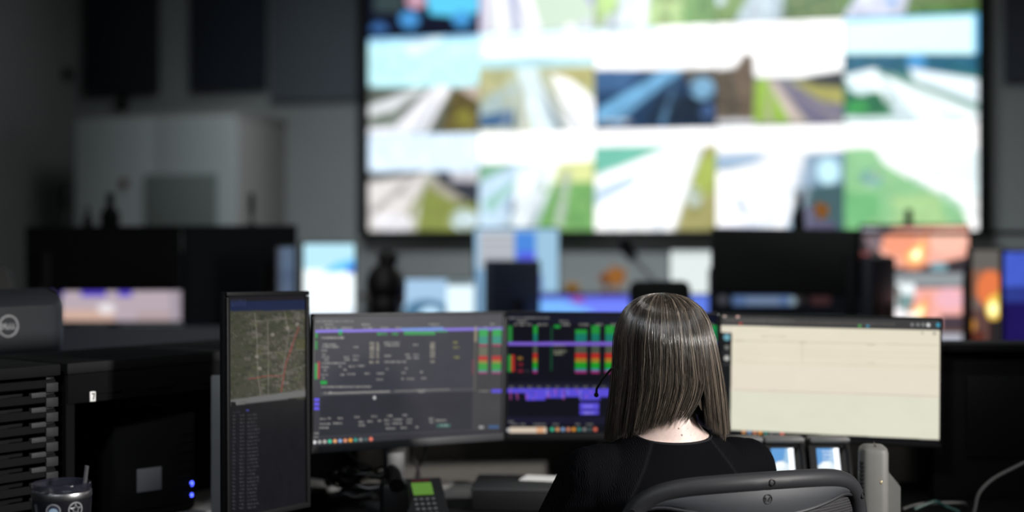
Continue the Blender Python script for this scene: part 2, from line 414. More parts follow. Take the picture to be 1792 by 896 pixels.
feed(0, 1, (225, 232, 240), [('p', [(838, -120), (856, -120), (853, 70), (838, 70)], (205, 200, 225)), ('p', [(856, -60), (885, -60), (905, 60), (853, 70)], Wh, 1.4), ('p', [(880, -60), (895, -60), (915, 60), (897, 62)], (200, 200, 238)),
     ('p', [(910, -60), (1040, -60), (1040, 30), (1000, 45), (950, 55)], (215, 236, 215)), ('p', [(1005, -40), (1040, -30), (1040, 20)], (190, 185, 230)), ('p', [(900, -60), (915, -60), (948, 60), (918, 62)], Wh, 1.4), ('b', (998, 50, 10, 7), Wh, 1.5), ('s', (870, -90), (850, 940, 60), [(150, 165, 178), (205, 215, 225), (120, 135, 150), (250, 252, 255)], 9)])
feed(0, 2, (185, 215, 150), [('r', (1035, -120, 1255, -60), Wh, 1.4), ('p', [(1110, -60), (1145, -60), (1128, 60), (1046, 60)], (235, 245, 250), 1.3), ('r', (1195, -60, 1255, 48), (125, 170, 105)), ('r', (1050, -60, 1082, 25), (190, 225, 145), 1.1), ('n', .35, 6), ('m', (1150, -60, 1250, 45), [(96, 128, 76), (140, 168, 104), (70, 96, 60), (176, 186, 120)], 26), ('s', (1130, -90), (1050, 1125, 55), [(150, 165, 178), (205, 215, 225), (120, 135, 150), (250, 252, 255)], 6)])
feed(0, 3, (120, 150, 90), [('r', (1245, -120, 1480, -50), Wh, 1.4), ('p', [(1335, -50), (1375, -50), (1368, 40), (1282, 44)], (190, 208, 218), 1.1), ('p', [(1375, -50), (1470, -50), (1475, 38), (1370, 38)], (92, 118, 72)), ('b', (1258, 0, 12, 10), (200, 215, 225)), ('n', .4, 6), ('m', (1380, -60, 1475, 38), [(96, 128, 76), (140, 168, 104), (70, 96, 60), (176, 186, 120)], 26), ('s', (1355, -90), (1285, 1365, 44), [(150, 165, 178), (205, 215, 225), (120, 135, 150), (250, 252, 255)], 6)])
feed(0, 4, (85, 125, 62), [('r', (1470, -120, 1720, -50), Wh, 1.4), ('p', [(1530, -50), (1600, -50), (1582, 30), (1470, 36)], (205, 210, 230), 1.1), ('b', (1560, 2, 9, 7), (90, 160, 225)), ('r', (1590, -40, 1720, 5), (110, 125, 80)), ('n', .4, 6), ('m', (1600, -60, 1712, 22), [(96, 128, 76), (140, 168, 104), (70, 96, 60), (176, 186, 120)], 30)])
feed(1, 0, (98, 106, 98), [('r', (640, 55, 845, 152), (197, 248, 255), 1.25), ('p', [(640, 64), (845, 56), (845, 68), (640, 76)], (150, 205, 250)), ('p', [(700, 82), (760, 66), (780, 66), (720, 100)], (230, 250, 255), 1.2), ('p', [(645, 222), (645, 186), (728, 155), (748, 155)], (225, 230, 232), 1.1),
     ('p', [(675, 240), (757, 153), (792, 150), (742, 240)], (240, 240, 245), 1.4), ('p', [(645, 240), (645, 205), (700, 190), (690, 240)], (120, 130, 120)), ('r', (640, 224, 740, 240), (238, 240, 248), 1.3), ('p', [(768, 240), (792, 158), (845, 152), (845, 240)], (98, 88, 55)),
     ('p', [(795, 152), (845, 150), (845, 180)], (195, 180, 170)), ('b', (812, 208, 14, 18), (145, 142, 62)), ('n', .2, 8), ('s', (775, 150), (650, 745, 235), [(150, 165, 178), (205, 215, 225), (120, 135, 150), (250, 252, 255)], 9), ('m', (775, 165, 838, 230), [(110, 100, 60), (70, 64, 44), (150, 140, 80)], 18)])
feed(1, 1, (200, 208, 176), [('r', (830, 40, 1045, 117), (225, 252, 255), 1.5), ('p', [(840, 104), (1045, 92), (1045, 112), (840, 120)], (190, 238, 250)), ('r', (845, 78, 1040, 98), Wh, 1.7), ('p', [(835, 122), (895, 120), (880, 160), (835, 190)], (188, 188, 140)), ('p', [(835, 185), (900, 190), (900, 225), (835, 225)], (68, 105, 145)),
     ('p', [(850, 165), (905, 140), (905, 190), (835, 205)], (180, 200, 200)), ('p', [(903, 118), (938, 118), (978, 240), (938, 240)], (225, 246, 250), 1.3), ('p', [(950, 160), (962, 175), (990, 228), (972, 228)], (100, 125, 130)), ('p', [(965, 130), (1000, 140), (1045, 180), (1045, 235), (1000, 228)], Wh, 1.5), ('p', [(945, 118), (1045, 115), (1045, 165), (1010, 145)], (190, 186, 128)), ('n', .15, 8), ('s', (925, 115), (860, 1030, 228), [(150, 165, 178), (205, 215, 225), (120, 135, 150), (250, 252, 255)], 14), ('m', (840, 125, 900, 190), [(170, 175, 130), (210, 205, 160), (150, 160, 130)], 16)])
feed(1, 2, (38, 66, 102), [('r', (1035, 35, 1260, 122), Wh, G), ('p', [(1035, 40), (1150, 36), (1150, 60), (1035, 60)], (225, 248, 255), 1.2), ('p', [(1040, 122), (1130, 122), (1090, 160), (1040, 165)], (68, 105, 150)), ('p', [(1040, 215), (1048, 190), (1165, 122), (1198, 122), (1075, 215)], (118, 178, 220), 1.1), ('p', [(1190, 122), (1260, 118), (1260, 160), (1215, 160)], (88, 84, 76)),
     ('p', [(1110, 220), (1150, 165), (1260, 170), (1260, 220)], (28, 42, 58)), ('b', (1230, 155, 22, 20), (135, 185, 220), 1.1), ('b', (1238, 195, 13, 13), (75, 105, 155)), ('r', (1050, 211, 1105, 216), (225, 235, 245)), ('n', .25, 8), ('s', (1190, 118), (1040, 1160, 220), [(60, 100, 145), (120, 170, 210), (40, 66, 100), (30, 48, 70)], 12), ('m', (1150, 150, 1250, 212), [(24, 36, 52), (56, 84, 110), (40, 60, 80)], 16)])
feed(1, 3, (120, 128, 130), [('r', (1240, 20, 1480, 135), Wh, G), ('p', [(1240, 216), (1240, 124), (1285, 118), (1303, 92), (1318, 96), (1326, 216)], (112, 98, 84)), ('p', [(1258, 214), (1258, 125), (1280, 122), (1300, 214)], (88, 82, 72)), ('p', [(1322, 140), (1345, 135), (1390, 216), (1318, 216)], (152, 190, 78)), ('p', [(1342, 140), (1358, 140), (1415, 216), (1385, 216)], (205, 188, 184)),
     ('p', [(1362, 140), (1480, 180), (1480, 216), (1415, 216)], (120, 116, 142)), ('p', [(1380, 142), (1480, 152), (1480, 185), (1440, 178)], (170, 166, 96)), ('p', [(1400, 135), (1480, 122), (1480, 155), (1425, 150)], (58, 62, 64)), ('r', (1245, 210, 1320, 218), (215, 215, 220), 1.2), ('n', .2, 8), ('s', (1345, 132), (1330, 1475, 216), [(150, 140, 150), (96, 92, 110), (180, 176, 130), (205, 200, 205)], 12), ('m', (1258, 130, 1318, 210), [(84, 76, 66), (130, 114, 96), (100, 90, 70)], 20)])
feed(1, 4, (62, 128, 118), [('r', (1470, 10, 1720, 98), (214, 252, 255), 1.45), ('p', [(1470, 28), (1720, 18), (1720, 27), (1470, 38)], (110, 200, 250)), ('r', (1704, 20, 1720, 95), (110, 200, 250)), ('r', (1470, 94, 1720, 128), (42, 100, 126)), ('b', (1605, 108, 18, 14), (85, 165, 228)), ('p', [(1470, 135), (1530, 120), (1720, 195), (1720, 215), (1600, 215)], (240, 252, 255), 1.5),
     ('p', [(1590, 120), (1720, 140), (1720, 185), (1600, 140)], (235, 248, 255), 1.4), ('p', [(1528, 126), (1540, 124), (1720, 190), (1720, 200)], (86, 150, 108)), ('p', [(1472, 212), (1474, 165), (1540, 160), (1560, 205)], (52, 120, 84)), ('b', (1505, 150, 22, 16), (225, 245, 250), 1.3), ('b', (1500, 190, 22, 10), (70, 170, 90)), ('r', (1470, 205, 1720, 216), (225, 245, 245), 1.2), ('s', (1530, 115), (1560, 1900, 216), [(215, 232, 240), (170, 200, 205), (250, 252, 255)], 12), ('m', (1480, 160, 1560, 205), [(40, 100, 66), (70, 140, 90), (30, 80, 70)], 14), ('m', (1480, 98, 1700, 124), [(30, 84, 110), (60, 120, 150), (44, 104, 110)], 24)])
feed(2, 0, (176, 176, 168), [('r', (640, 225, 845, 300), (216, 236, 255), 1.35), ('p', [(640, 302), (745, 298), (720, 312), (640, 318)], (72, 76, 76)), ('p', [(640, 320), (745, 305), (700, 410), (640, 410)], (226, 222, 220), 1.15), ('p', [(645, 370), (720, 310), (735, 310), (660, 375)], (180, 178, 175)), ('p', [(718, 410), (712, 370), (750, 318), (845, 345), (845, 410)], (136, 146, 78)), ('p', [(755, 300), (845, 300), (845, 360), (800, 355)], (56, 60, 70)),
     ('p', [(745, 325), (765, 318), (820, 352), (800, 356)], (170, 165, 150)), ('r', (790, 300, 840, 318), (205, 205, 212)), ('b', (812, 385, 26, 18), (205, 225, 235), 1.2), ('b', (690, 390, 34, 16), (238, 238, 245), 1.3), ('n', .2, 8), ('s', (745, 300), (645, 715, 410), [(205, 200, 198), (150, 148, 146), (240, 238, 236)], 8), ('m', (730, 345, 835, 400), [(120, 130, 66), (150, 160, 90), (96, 104, 60)], 22)])
feed(2, 1, (205, 226, 232), [('r', (830, 215, 1045, 285), Wh, G), ('p', [(838, 290), (900, 284), (870, 312), (838, 330)], (130, 180, 150)), ('p', [(838, 320), (905, 285), (980, 285), (870, 410), (838, 410)], (196, 222, 242), 1.15), ('p', [(882, 368), (905, 330), (922, 326), (900, 372)], (88, 118, 152)), ('p', [(845, 355), (895, 318), (905, 322), (855, 375)], (150, 200, 185)), ('p', [(905, 300), (975, 280), (978, 300), (925, 405), (895, 405)], (240, 250, 252), 1.4),
     ('p', [(978, 285), (1045, 280), (1045, 325), (960, 340)], (222, 230, 160), 1.15), ('p', [(968, 320), (1045, 318), (1045, 410), (935, 410)], (122, 176, 106)), ('p', [(985, 300), (1000, 300), (985, 400), (970, 400)], (190, 205, 190)), ('n', .15, 8), ('s', (965, 270), (840, 930, 410), [(150, 165, 178), (205, 215, 225), (120, 135, 150), (250, 252, 255)], 10), ('m', (950, 325, 1038, 400), [(110, 165, 95), (150, 195, 125), (90, 145, 90)], 22)])
feed(2, 2, (240, 248, 252), [('r', (1035, 205, 1260, 256), Wh, G), ('p', [(1040, 256), (1180, 254), (1090, 290), (1040, 306)], (122, 200, 178)), ('b', (1172, 282, 10, 14), (105, 238, 228), 1.2), ('p', [(1040, 312), (1160, 262), (1220, 258), (1175, 410), (1035, 410)], Wh, 1.6), ('p', [(1040, 330), (1120, 300), (1110, 325), (1040, 362)], (205, 226, 245)), ('p', [(1232, 256), (1260, 250), (1260, 410), (1176, 410)], (168, 164, 108)), ('p', [(1222, 285), (1260, 255), (1260, 335), (1210, 350)], (176, 192, 98)), ('b', (1215, 345, 14, 18), (200, 215, 205)), ('n', .08, 8), ('s', (1225, 250), (1040, 1180, 408), [(210, 226, 242), (235, 242, 250), (255, 255, 255), (190, 210, 230)], 10), ('m', (1205, 330, 1248, 405), [(150, 146, 92), (180, 178, 120), (130, 130, 84)], 14)])
feed(2, 3, (250, 252, 255), [('r', (1240, 205, 1480, 262), Wh, G), ('p', [(1245, 272), (1345, 266), (1320, 286), (1245, 298)], (165, 192, 220)), ('p', [(1250, 298), (1310, 290), (1255, 304)], (70, 100, 105)), ('r', (1245, 300, 1390, 395), Wh, 1.5), ('p', [(1410, 270), (1480, 265), (1480, 410), (1372, 410), (1398, 330)], (128, 160, 186)), ('b', (1450, 300, 20, 24), (200, 240, 252), 1.2), ('p', [(1390, 330), (1480, 320), (1480, 410), (1385, 410)], (70, 98, 104)), ('p', [(1285, 345), (1296, 345), (1310, 375), (1300, 380)], (150, 175, 200)), ('p', [(1245, 396), (1330, 390), (1330, 410), (1245, 410)], (215, 220, 240)), ('s', (1440, 250), (1250, 1380, 405), [(225, 232, 245), (200, 214, 232), (255, 255, 255)], 9)])
feed(2, 4, (150, 205, 152), [('p', [(1500, 205), (1720, 205), (1720, 420), (1700, 405), (1680, 352), (1600, 318), (1545, 285)], Wh, 1.5), ('p', [(1470, 205), (1545, 205), (1720, 205), (1720, 256), (1500, 258), (1470, 262)], Wh, G), ('p', [(1580, 258), (1720, 262), (1720, 345), (1640, 310)], (235, 250, 252), 1.3), ('b', (1525, 312, 20, 16), (130, 180, 180)), ('p', [(1560, 345), (1640, 340), (1670, 410), (1560, 410)], (172, 212, 150)), ('p', [(1477, 330), (1540, 340), (1540, 410), (1477, 410)], (120, 190, 130)), ('n', .15, 8), ('m', (1485, 300, 1660, 402), [(130, 195, 130), (170, 215, 160), (120, 180, 140), (180, 210, 140)], 34), ('s', (1490, 245), (1700, 1800, 380), [(225, 238, 240), (200, 225, 220)], 8)])
for (r, c), cv in CELLS.items():
    z1 = zt_-r*CH
    Mc = Matrix.Translation(tvp((c+.5)*CWD, 0, z1-CH/2))
    screen_mesh('camera_feed', cv, CWD-.004, CH-.004, Mc, tvw, 1.08, 'camera_feed')

# ================================================================== LIGHT AND CAMERA
def area(name, loc, target, size, power, rgb, spread=180, sy=None):
    l = bpy.data.lights.new(name, 'AREA'); l.energy = power; l.color = rgb; l.size = size; l.spread = math.radians(spread)
    if sy: l.shape = 'RECTANGLE'; l.size_y = sy
    o = bpy.data.objects.new(name, l); COL.objects.link(o); o.location = loc
    o.rotation_euler = (Vector(target)-Vector(loc)).to_track_quat('-Z', 'Y').to_euler(); return o
area('side_lamp_operator', (3.0, 1.0, 2.05), (0.36, 2.75, 1.12), 0.25, 13, (1.0, .96, .92), 36)
area('ceiling_lamp_operator', (.9, 2.0, 3.5), (0.4, 2.75, 1.0), 0.35, 2.6, (1.0, .96, .92), 60)
area('aisle_fill_light', (-1.2, 7.6, 3.55), (-1.6, 8.2, 1.5), 0.8, 5, (.86, .96, 1.0), 140)  # added fill without a fixture, lifts the cabinet and left wall
area('far_fill_light', (3.0, 6.3, 3.6), (3.0, 7.2, 0), 0.8, 1.5, (1.0, .96, .9), 140)  # soft fill added high over the far consoles, no fixture
def warea(name, a, b, *r, **k): return area(name, W(*a), W(*b), *r, **k)
warea('wall_fill_light', (1.9, -4.2, 3.66), (1.8, .15, .55), 3.0, 31, (.90, .97, 1.0), 66, .3)  # unseen fill added to brighten the wall below the video wall
area('rear_fill_light', (-.9, -.2, 3.6), (-.35, 3.2, .9), 0.5, 15, (.9, .95, 1.0), 70)  # added ambient fill from behind left, for hair, cables and shelf
wd = bpy.data.worlds.new('world'); S.world = wd; wd.use_nodes = True
wd.node_tree.nodes['Background'].inputs[0].default_value = (0.5, .55, .6, 1); wd.node_tree.nodes['Background'].inputs[1].default_value = 0.0
cam = bpy.data.cameras.new('camera'); co = bpy.data.objects.new('camera', cam); COL.objects.link(co)
co.location = (0, 0, CAMZ); co.rotation_euler = (PI/2, 0, 0); cam.sensor_width = 36; cam.lens = 50
cam.shift_y = -(448-HY)/1792
cam.dof.use_dof = True; cam.dof.focus_distance = 2.70; cam.dof.aperture_fstop = 1.25; cam.clip_start = .05
S.camera = co
vs = S.view_settings; vs.view_transform = 'Standard'; vs.look = 'None'; vs.gamma = 1; vs.exposure = 0
try: vs.use_curve_mapping = False
except Exception: pass
# ================================================================== THE OPERATOR'S CONSOLE
DZ = 0.77                                            # worktop height
PA = Vector((-0.922, 2.949, 0)); FD = Vector((0.621, 0.783, 0)).normalized(); FN = Vector((FD.y, -FD.x, 0))   # along the wing, into the seat side
def F(t, n=0.0, z=0.0): p = PA+FD*t+FN*n; return Vector((p.x, p.y, z))
FYAW = math.atan2(FD.y, FD.x)
HT = 1.147                                           # top of the raised shelf
desk = thing('console_desk', 'black console worktop wrapping around the seated operator', 'desk', (0, 3.3, 0))
def rel(p, r): return Vector(p)-Vector(r.location)
outline = [F(-.95, .46), F(-.95, -.32), F(.98, -.32), Vector((-.30, 3.70, 0)), Vector((1.75, 3.70, 0)), Vector((1.75, 2.75, 0)), Vector((1.25, 2.75, 0)), Vector((1.05, 3.08, 0)), Vector((-.12, 3.08, 0)), F(.42, .46)]
m_ = MB(); m_.prism([(p.x, p.y-3.3) for p in outline], DZ-.03, DZ); m_.build('worktop', M_lam, desk, smooth=0)
m_ = MB(); m_.box((.62, .415, (DZ+.955)/2), (2.15, .022, .955-DZ-.001), .003); m_.build('back_panel', mat('taupe_panel', (.15, .145, .135), .7, spec=.1), desk)
for (x, y) in ((-1.3, 2.5), (-.35, 3.55), (1.6, 3.55), (1.6, 2.9), (-.62, 2.65)):
    m_ = MB(); m_.box((x, y-3.3, (DZ-.03)/2), (.07, .07, DZ-.03), .006); m_.build('leg', M_blk2, desk)
# ---- open raised shelf unit along the wing
hut = thing('shelf_unit', 'open black shelf unit with computer gear inside, beside the map monitor', 'shelf', F(.30, -.15, DZ), FYAW)
L0, L1 = -.30, .56                                    # along wing, in unit frame; y: + = towards back
HH = HT-DZ
m_ = MB(); m_.box(((L0+L1)/2, 0, HH-.012), (L1-L0, .30, .024), .003); m_.build('top_board', M_lam, hut)
m_ = MB(); m_.box(((L0+L1)/2, -.139, HH-.055), (L1-L0-.004, .018, .062), .002)
for k in range(5): m_.box((L0+.10+.14*k, -.149, HH-.066), (.07, .003, .008), .001)
m_.build('front_rail', mat('matt_black', (.004, .004, .0045), .8, spec=.04), hut)
m_ = MB(); m_.box((L0+.011, 0, (HH-.026)/2), (.022, .29, HH-.026), .002); m_.build('side_panel', MATS['matt_black'], hut)
m_ = MB(); m_.box((L1-.011, 0, (HH-.026)/2), (.022, .29, HH-.026), .002); m_.build('side_panel', MATS['matt_black'], hut)
m_ = MB(); m_.box(((L0+L1)/2, .142, (HH-.026)/2), (L1-L0-.046, .010, HH-.03)); m_.build('back_board', M_blk, hut)
m_ = MB(); m_.box(((L0+L1)/2, 0, .006), (L1-L0-.046, .27, .012), .002); m_.build('bottom_board', mat('grey_shelf_board', (.10, .10, .10), .6, spec=.2), hut)
m_ = MB(); m_.box((L0+.062, -.1496, HH-.112+.038), (.014, .002, .021), .0008)
lab = m_.build('number_label', M_label, hut, label='small white label with a black numeral')
m_ = MB()
for a_, b_ in (((-.0035, .006), (.0038, .006)), ((.0033, .006), (.0005, -.007))):
    d = Vector((b_[0]-a_[0], 0, b_[1]-a_[1])); n = Vector((-d.z, 0, d.x)).normalized()*.0012
    c = Vector((L0+.062, -.1513, HH-.112+.038)); A_ = c+Vector((a_[0], 0, a_[1])); B_ = c+Vector((b_[0], 0, b_[1]))
    q = [A_+n, B_+n, B_-n, A_-n]; m_.add(q+[v+Vector((0, .0006, 0)) for v in q], [[0, 1, 2, 3], [7, 6, 5, 4], [0, 4, 5, 1], [1, 5, 6, 2], [2, 6, 7, 3], [3, 7, 4, 0]])
m_.build('numeral', M_blk, lab, smooth=0)
# pale end divider seen behind the map monitor
dv = MB(); dv.box((.05, 0, .167), (.10, .016, .332), .003)
o = dv.build('divider_panel', mat('divider_grey', (.10, .105, .11), .5), None); o.matrix_world = Matrix.Translation((-.666, 3.15, DZ+.001)) @ Matrix.Rotation(math.radians(4), 4, 'Z')
tag(o, 'plain grey divider board standing between the shelf unit and the map monitor', 'divider')
# ---- computer inside the shelf
pc = thing('desktop_computer', 'black desktop computer with two blue lights inside the open shelf', 'computer', F(.30, -.15, DZ+.0135), FYAW+math.radians(-6))
m_ = MB(); m_.box((-.025, .0, .115), (.215, .20, .23), .012); m_.build('case', M_blk, pc)
m_ = MB(); m_.box((-.03, -.102, .115), (.20, .006, .19), .003)
for k in range(7): m_.box((.05, -.106, .06+.02*k), (.03, .004, .004), .001)
fr = m_.build('front_panel', M_blk, pc)
m_ = MB(); m_.box((-.045, -.1065, .085), (.062, .003, .052), .002); m_.build('sticker', mat('sticker_grey', (.15, .15, .16), .5), fr)
M_led = mat('blue_led', (.02, .03, .3), .3, emit=(.06, .09, 1.0), estr=5)
for z_, s_ in ((.062, .007), (.036, .0055)):
    m_ = MB(); m_.ellipsoid((.066, -.103, z_), (s_*.8, .004, s_), 10); m_.build('power_light', M_led, pc)
bx = thing('network_switch', 'small grey-blue box at the shelf corner beside the computer', 'network box', F(.085, -.20, DZ+.0135), FYAW)
m_ = MB(); m_.box((0, 0, .105), (.05, .13, .21), .006); m_.build('case', mat('bluish_grey_plastic', (.025, .03, .042), .6, spec=.2), bx)
m_ = MB()
for k in range(4): m_.box((0, -.066, .05+.035*k), (.03, .004, .018), .001)
m_.build('port', M_blk, bx)
# ---- slatted cabinet at the very left
sl = thing('louvred_cabinet', 'black cabinet with horizontal louvre slats at the photo edge behind the tumbler', 'cabinet', F(-.47, -.15, DZ), FYAW)
SL0, SL1 = -.45, .455
m_ = MB(); m_.box(((SL0+SL1)/2, 0, HH-.012), (SL1-SL0, .30, .024), .003); m_.build('top_board', M_lam, sl)
m_ = MB(); m_.box(((SL0+SL1)/2, .03, (HH-.026)/2), (SL1-SL0, .23, HH-.026), .002); m_.build('carcass', M_blk, sl)
M_slat = mat('slat_black', (.005, .005, .0055), .7, spec=.08)
M_end = mat('slat_end_lit_grey', (.040, .040, .043), .6, spec=.2)  # lighter grey puts the light caught by the slat ends into colour
for k in range(9):
    z_ = HH-.045-k*.0305
    m_ = MB(); m_.box(((SL0+SL1)/2-.004, -.118, z_), (SL1-SL0-.008, .055, .017), .002, Matrix.Rotation(math.radians(-14), 4, 'X')); s_ = m_.build('louvre_slat', M_slat, sl)
    m_ = MB(); m_.box((SL1-.020, -.1465, z_-.002), (.028, .006, .019), .001); m_.build('slat_cap', mat('slat_cap_lit_grey', (.022, .022, .024), .6, spec=.2), s_)  # cap tone also carries painted light on the slat end
    if k < 8:
        m_ = MB(); m_.box((SL1-.050, -.1425, z_-.0155), (.034, .010, .010), .001); m_.build('slat_spacer', M_end, s_)
m_ = MB(); m_.box((SL1-.012, -.105, (HH-.026)/2), (.020, .05, HH-.028), .002); m_.build('corner_post', M_blk, sl)
# ---- the right hand wing: dark raised panel and its shelf
rp = thing('raised_partition', 'black raised partition at the right end of the console with a grey cable', 'partition', (1.42, 3.50, DZ))
m_ = MB(); m_.box((0, 0, (HT-DZ)/2-.01), (.78, .05, HT-DZ-.02), .004); m_.build('panel', M_lam, rp)
m_ = MB(); m_.box((0, .02, HT-DZ-.008), (.80, .16, .018), .003); m_.build('top_ledge', M_lam, rp)
m_ = MB(); m_.box((.0, -.028, .20), (.62, .006, .20), .003)
for k in range(6): m_.box((.1, -.033, .13+.028*k), (.30, .004, .005), .001)
m_.build('vent_plate', M_blk, rp)
# ================================================================== OPERATOR MONITORS
def q4(tl, tr, br, bl): return [tl, tr, br, bl]
# -- map monitor (portrait)
cv = Canvas(q4((401, 519), (533, 519), (536, 958), (404, 984)), 130, 230, (17, 17, 21))
cv.noise(.22, 14, 11); cv.rect(395, 515, 540, 529, (26, 24, 28)); cv.rect(395, 529, 540, 550, (23, 33, 62))
for k in range(3): cv.text(405, 527+5*k, 26, (60, 70, 110), 2.4, 0, alpha=.6)
# aerial map
cv.poly([(395, 550), (540, 550), (540, 729), (395, 746)], (62, 62, 52))
for k in range(420):
    x, y = random.uniform(400, 534), random.uniform(550, 738); s_ = random.uniform(1.5, 6)
    c_ = random.choice([(48, 52, 40), (70, 72, 60), (84, 80, 74), (56, 60, 44), (40, 44, 36), (96, 92, 86), (74, 78, 52)])
    if x < 432: c_ = random.choice([(52, 56, 40), (58, 60, 46), (48, 50, 38)])
    cv.rect(x-s_, y-s_*.6, x+s_, y+s_*.6, c_, 1, .62)
for k in range(170):
    x, y = random.gauss(505, 22), random.uniform(560, 720); cv.rect(x-1, y-1, x+random.uniform(.5, 2), y+1.2, (120, 115, 108), 1, .5)
for p in ([(446, 555), (450, 600), (452, 690), (458, 740)], [(468, 572), (470, 650), (470, 735)], [(440, 572), (532, 566)], [(448, 642), (534, 634)], [(452, 700), (534, 668)], [(498, 555), (505, 600), (492, 700)]):
    for (xa, ya), (xb, yb) in zip(p, p[1:]):
        d = math.hypot(xb-xa, yb-ya); nx, ny = -(yb-ya)/d*.9, (xb-xa)/d*.9
        cv.poly([(xa+nx, ya+ny), (xb+nx, yb+ny), (xb-nx, yb-ny), (xa-nx, ya-ny)], (112, 108, 98), 1, .6)
for p in ([(523, 585), (512, 622), (500, 665), (492, 725)], [(436, 694), (470, 688), (496, 690)], [(512, 622), (508, 640)]):
    for (xa, ya), (xb, yb) in zip(p, p[1:]):
        d = math.hypot(xb-xa, yb-ya); nx, ny = -(yb-ya)/d*.9, (xb-xa)/d*.9
        cv.poly([(xa+nx, ya+ny), (xb+nx, yb+ny), (xb-nx, yb-ny), (xa-nx, ya-ny)], (140, 62, 58), 1, .7)
for (x, y) in ((477, 601), (450, 647), (455, 672), (503, 588), (520, 580)): cv.blob(x, y, 4, 4, (130, 124, 116), 1, .6)
cv.rect(472, 573, 492, 592, (50, 56, 42), 1, .7); cv.rect(518, 612, 534, 634, (72, 74, 44), 1, .7)
for k in range(260):
    x, y = random.uniform(402, 534), random.uniform(552, 738); cv.rect(x-1.2, y-.9, x+1.2, y+.9, random.choice([(30, 34, 26), (112, 108, 98), (38, 42, 30), (88, 92, 70)]), 1, .55)
cv.poly([(395, 738), (540, 719), (540, 734), (395, 750)], (98, 98, 98)); cv.rect(405, 741, 414, 749, (20, 20, 20)); cv.text(420, 741, 14, (60, 60, 60), 2, -.13)
cv.text(410, 762, 12, (55, 55, 66), 2, -.1); cv.rect(432, 758, 437, 761, (60, 60, 130))
for k in range(26):
    y = 770+k*7.8
    for x, w_ in ((409, 5), (421, 8), (434, random.uniform(13, 22))): cv.text(x, y-(x-409)*.06, w_, (78, 78, 82), 2.4, -.1, alpha=.6)
make_monitor('monitor', 'upright portrait monitor showing an aerial map above a dark list', 'monitor', at(395, 512, 2.885), at(540, 510, 3.105), .470, DZ, cv, 1.12, bez=.010, chin=.012, deep=.03, pitch=math.radians(-1.5))
# -- grey CAD monitor
cv = Canvas(q4((548, 553), (880, 549), (880, 766), (548, 787)), 420, 280, (60, 60, 66))
cv.poly([(545, 548), (882, 545), (882, 576), (545, 579)], (78, 78, 82)); cv.poly([(560, 584), (828, 582), (828, 760), (560, 770)], (58, 58, 66)); cv.poly([(831, 576), (882, 576), (882, 770), (831, 772)], (62, 62, 64))
cv.poly([(560, 690), (828, 684), (828, 690), (560, 697)], (70, 70, 76)); cv.poly([(560, 698), (828, 690), (828, 760), (560, 770)], (48, 48, 55))
cv.noise(.10, 5, 3)
T = (150, 148, 144)
cv.text(548, 562, 68, (128, 126, 124), 3.4)
for x, w_ in ((565, 16), (630, 16), (748, 20), (858, 9)): cv.text(x, 568, w_, T, 3)
for x, w_ in ((558, 5), (567, 8), (578, 9), (595, 19), (633, 16), (664, 15), (690, 11), (756, 18), (847, 7), (870, 8)): cv.text(x, 574, w_, T, 3)
cv.poly([(549, 577.5), (881, 573.5), (881, 578.5), (549, 582.5)], (128, 112, 205)); cv.rect(590, 577, 597, 581.5, (90, 150, 190)); cv.poly([(700, 574.5), (775, 573.5), (775, 578), (700, 579)], (110, 140, 205))
for x, w_ in ((658, 18), (684, 11)): cv.text(x, 585, w_, (60, 150, 80), 5, alpha=.9)
cv.rect(705, 580, 760, 587, (58, 150, 80), 1, .85); cv.rect(590, 581, 596, 587, (40, 140, 70)); cv.rect(762, 579, 782, 582, (58, 140, 90))
cv.rect(549, 583, 553, 592, (40, 140, 70)); cv.rect(549, 597, 553, 613, (40, 140, 70), 1, .8); cv.rect(549, 638, 554, 667, (40, 150, 80), 1, .9); cv.rect(554, 635, 558, 666, (165, 55, 62), 1, .8)
cv.text(560, 592, 40, (165, 162, 156), 3.6)
for x, y, w_ in ((563, 604, 23), (561, 608.5, 30), (616, 609, 9), (670, 601, 28), (671, 606, 26), (722, 605, 9), (560, 615, 10), (562, 622, 6), (561, 627, 13), (566, 632, 8), (600, 627, 9), (616, 625, 11), (601, 632, 9), (616, 632, 10),
                (671, 625, 12), (708, 623, 8), (722, 623, 10), (710, 629, 8), (723, 629, 9), (671, 636, 38), (561, 638, 42), (561, 645, 13), (591, 644, 5), (609, 644, 11), (624, 643, 13), (565, 651, 5), (600, 650, 5), (674, 649, 5), (708, 648, 4),
                (561, 659, 11), (594, 659, 8), (606, 658, 14), (637, 657, 9), (658, 657, 13), (702, 656, 7), (735, 655, 4), (563, 665, 4), (658, 668, 11), (702, 667, 4), (711, 667, 14), (737, 666, 9), (561, 681, 88), (566, 692, 5), (575, 691, 5),
                (728, 688, 18), (733, 691, 10), (792, 601, 8), (793, 610, 10), (794, 628, 9), (560, 739, 11), (574, 738, 5), (591, 738, 9), (620, 736, 9), (650, 735, 10), (678, 734, 9), (705, 733, 9), (560, 748, 18), (559, 755, 17), (583, 747, 16),
                (628, 745, 9), (643, 744, 10), (662, 743, 6), (628, 751, 11), (673, 742, 10), (688, 741, 17), (674, 749, 8), (687, 748, 17), (711, 741, 11), (712, 747, 9), (676, 757, 17), (702, 756, 11), (728, 755, 6), (752, 740, 8), (753, 746, 8), (764, 743, 18)):
    cv.text(x, y, w_, T if (x < 790 or x > 800) else (150, 150, 80), 3.2)
for x in (645, 657, 752):
    for y in (602, 607, 612, 617, 622, 627, 636): cv.text(x, y+(random.random()-.5), 8 if x != 657 else 5, (160, 156, 140), 4)
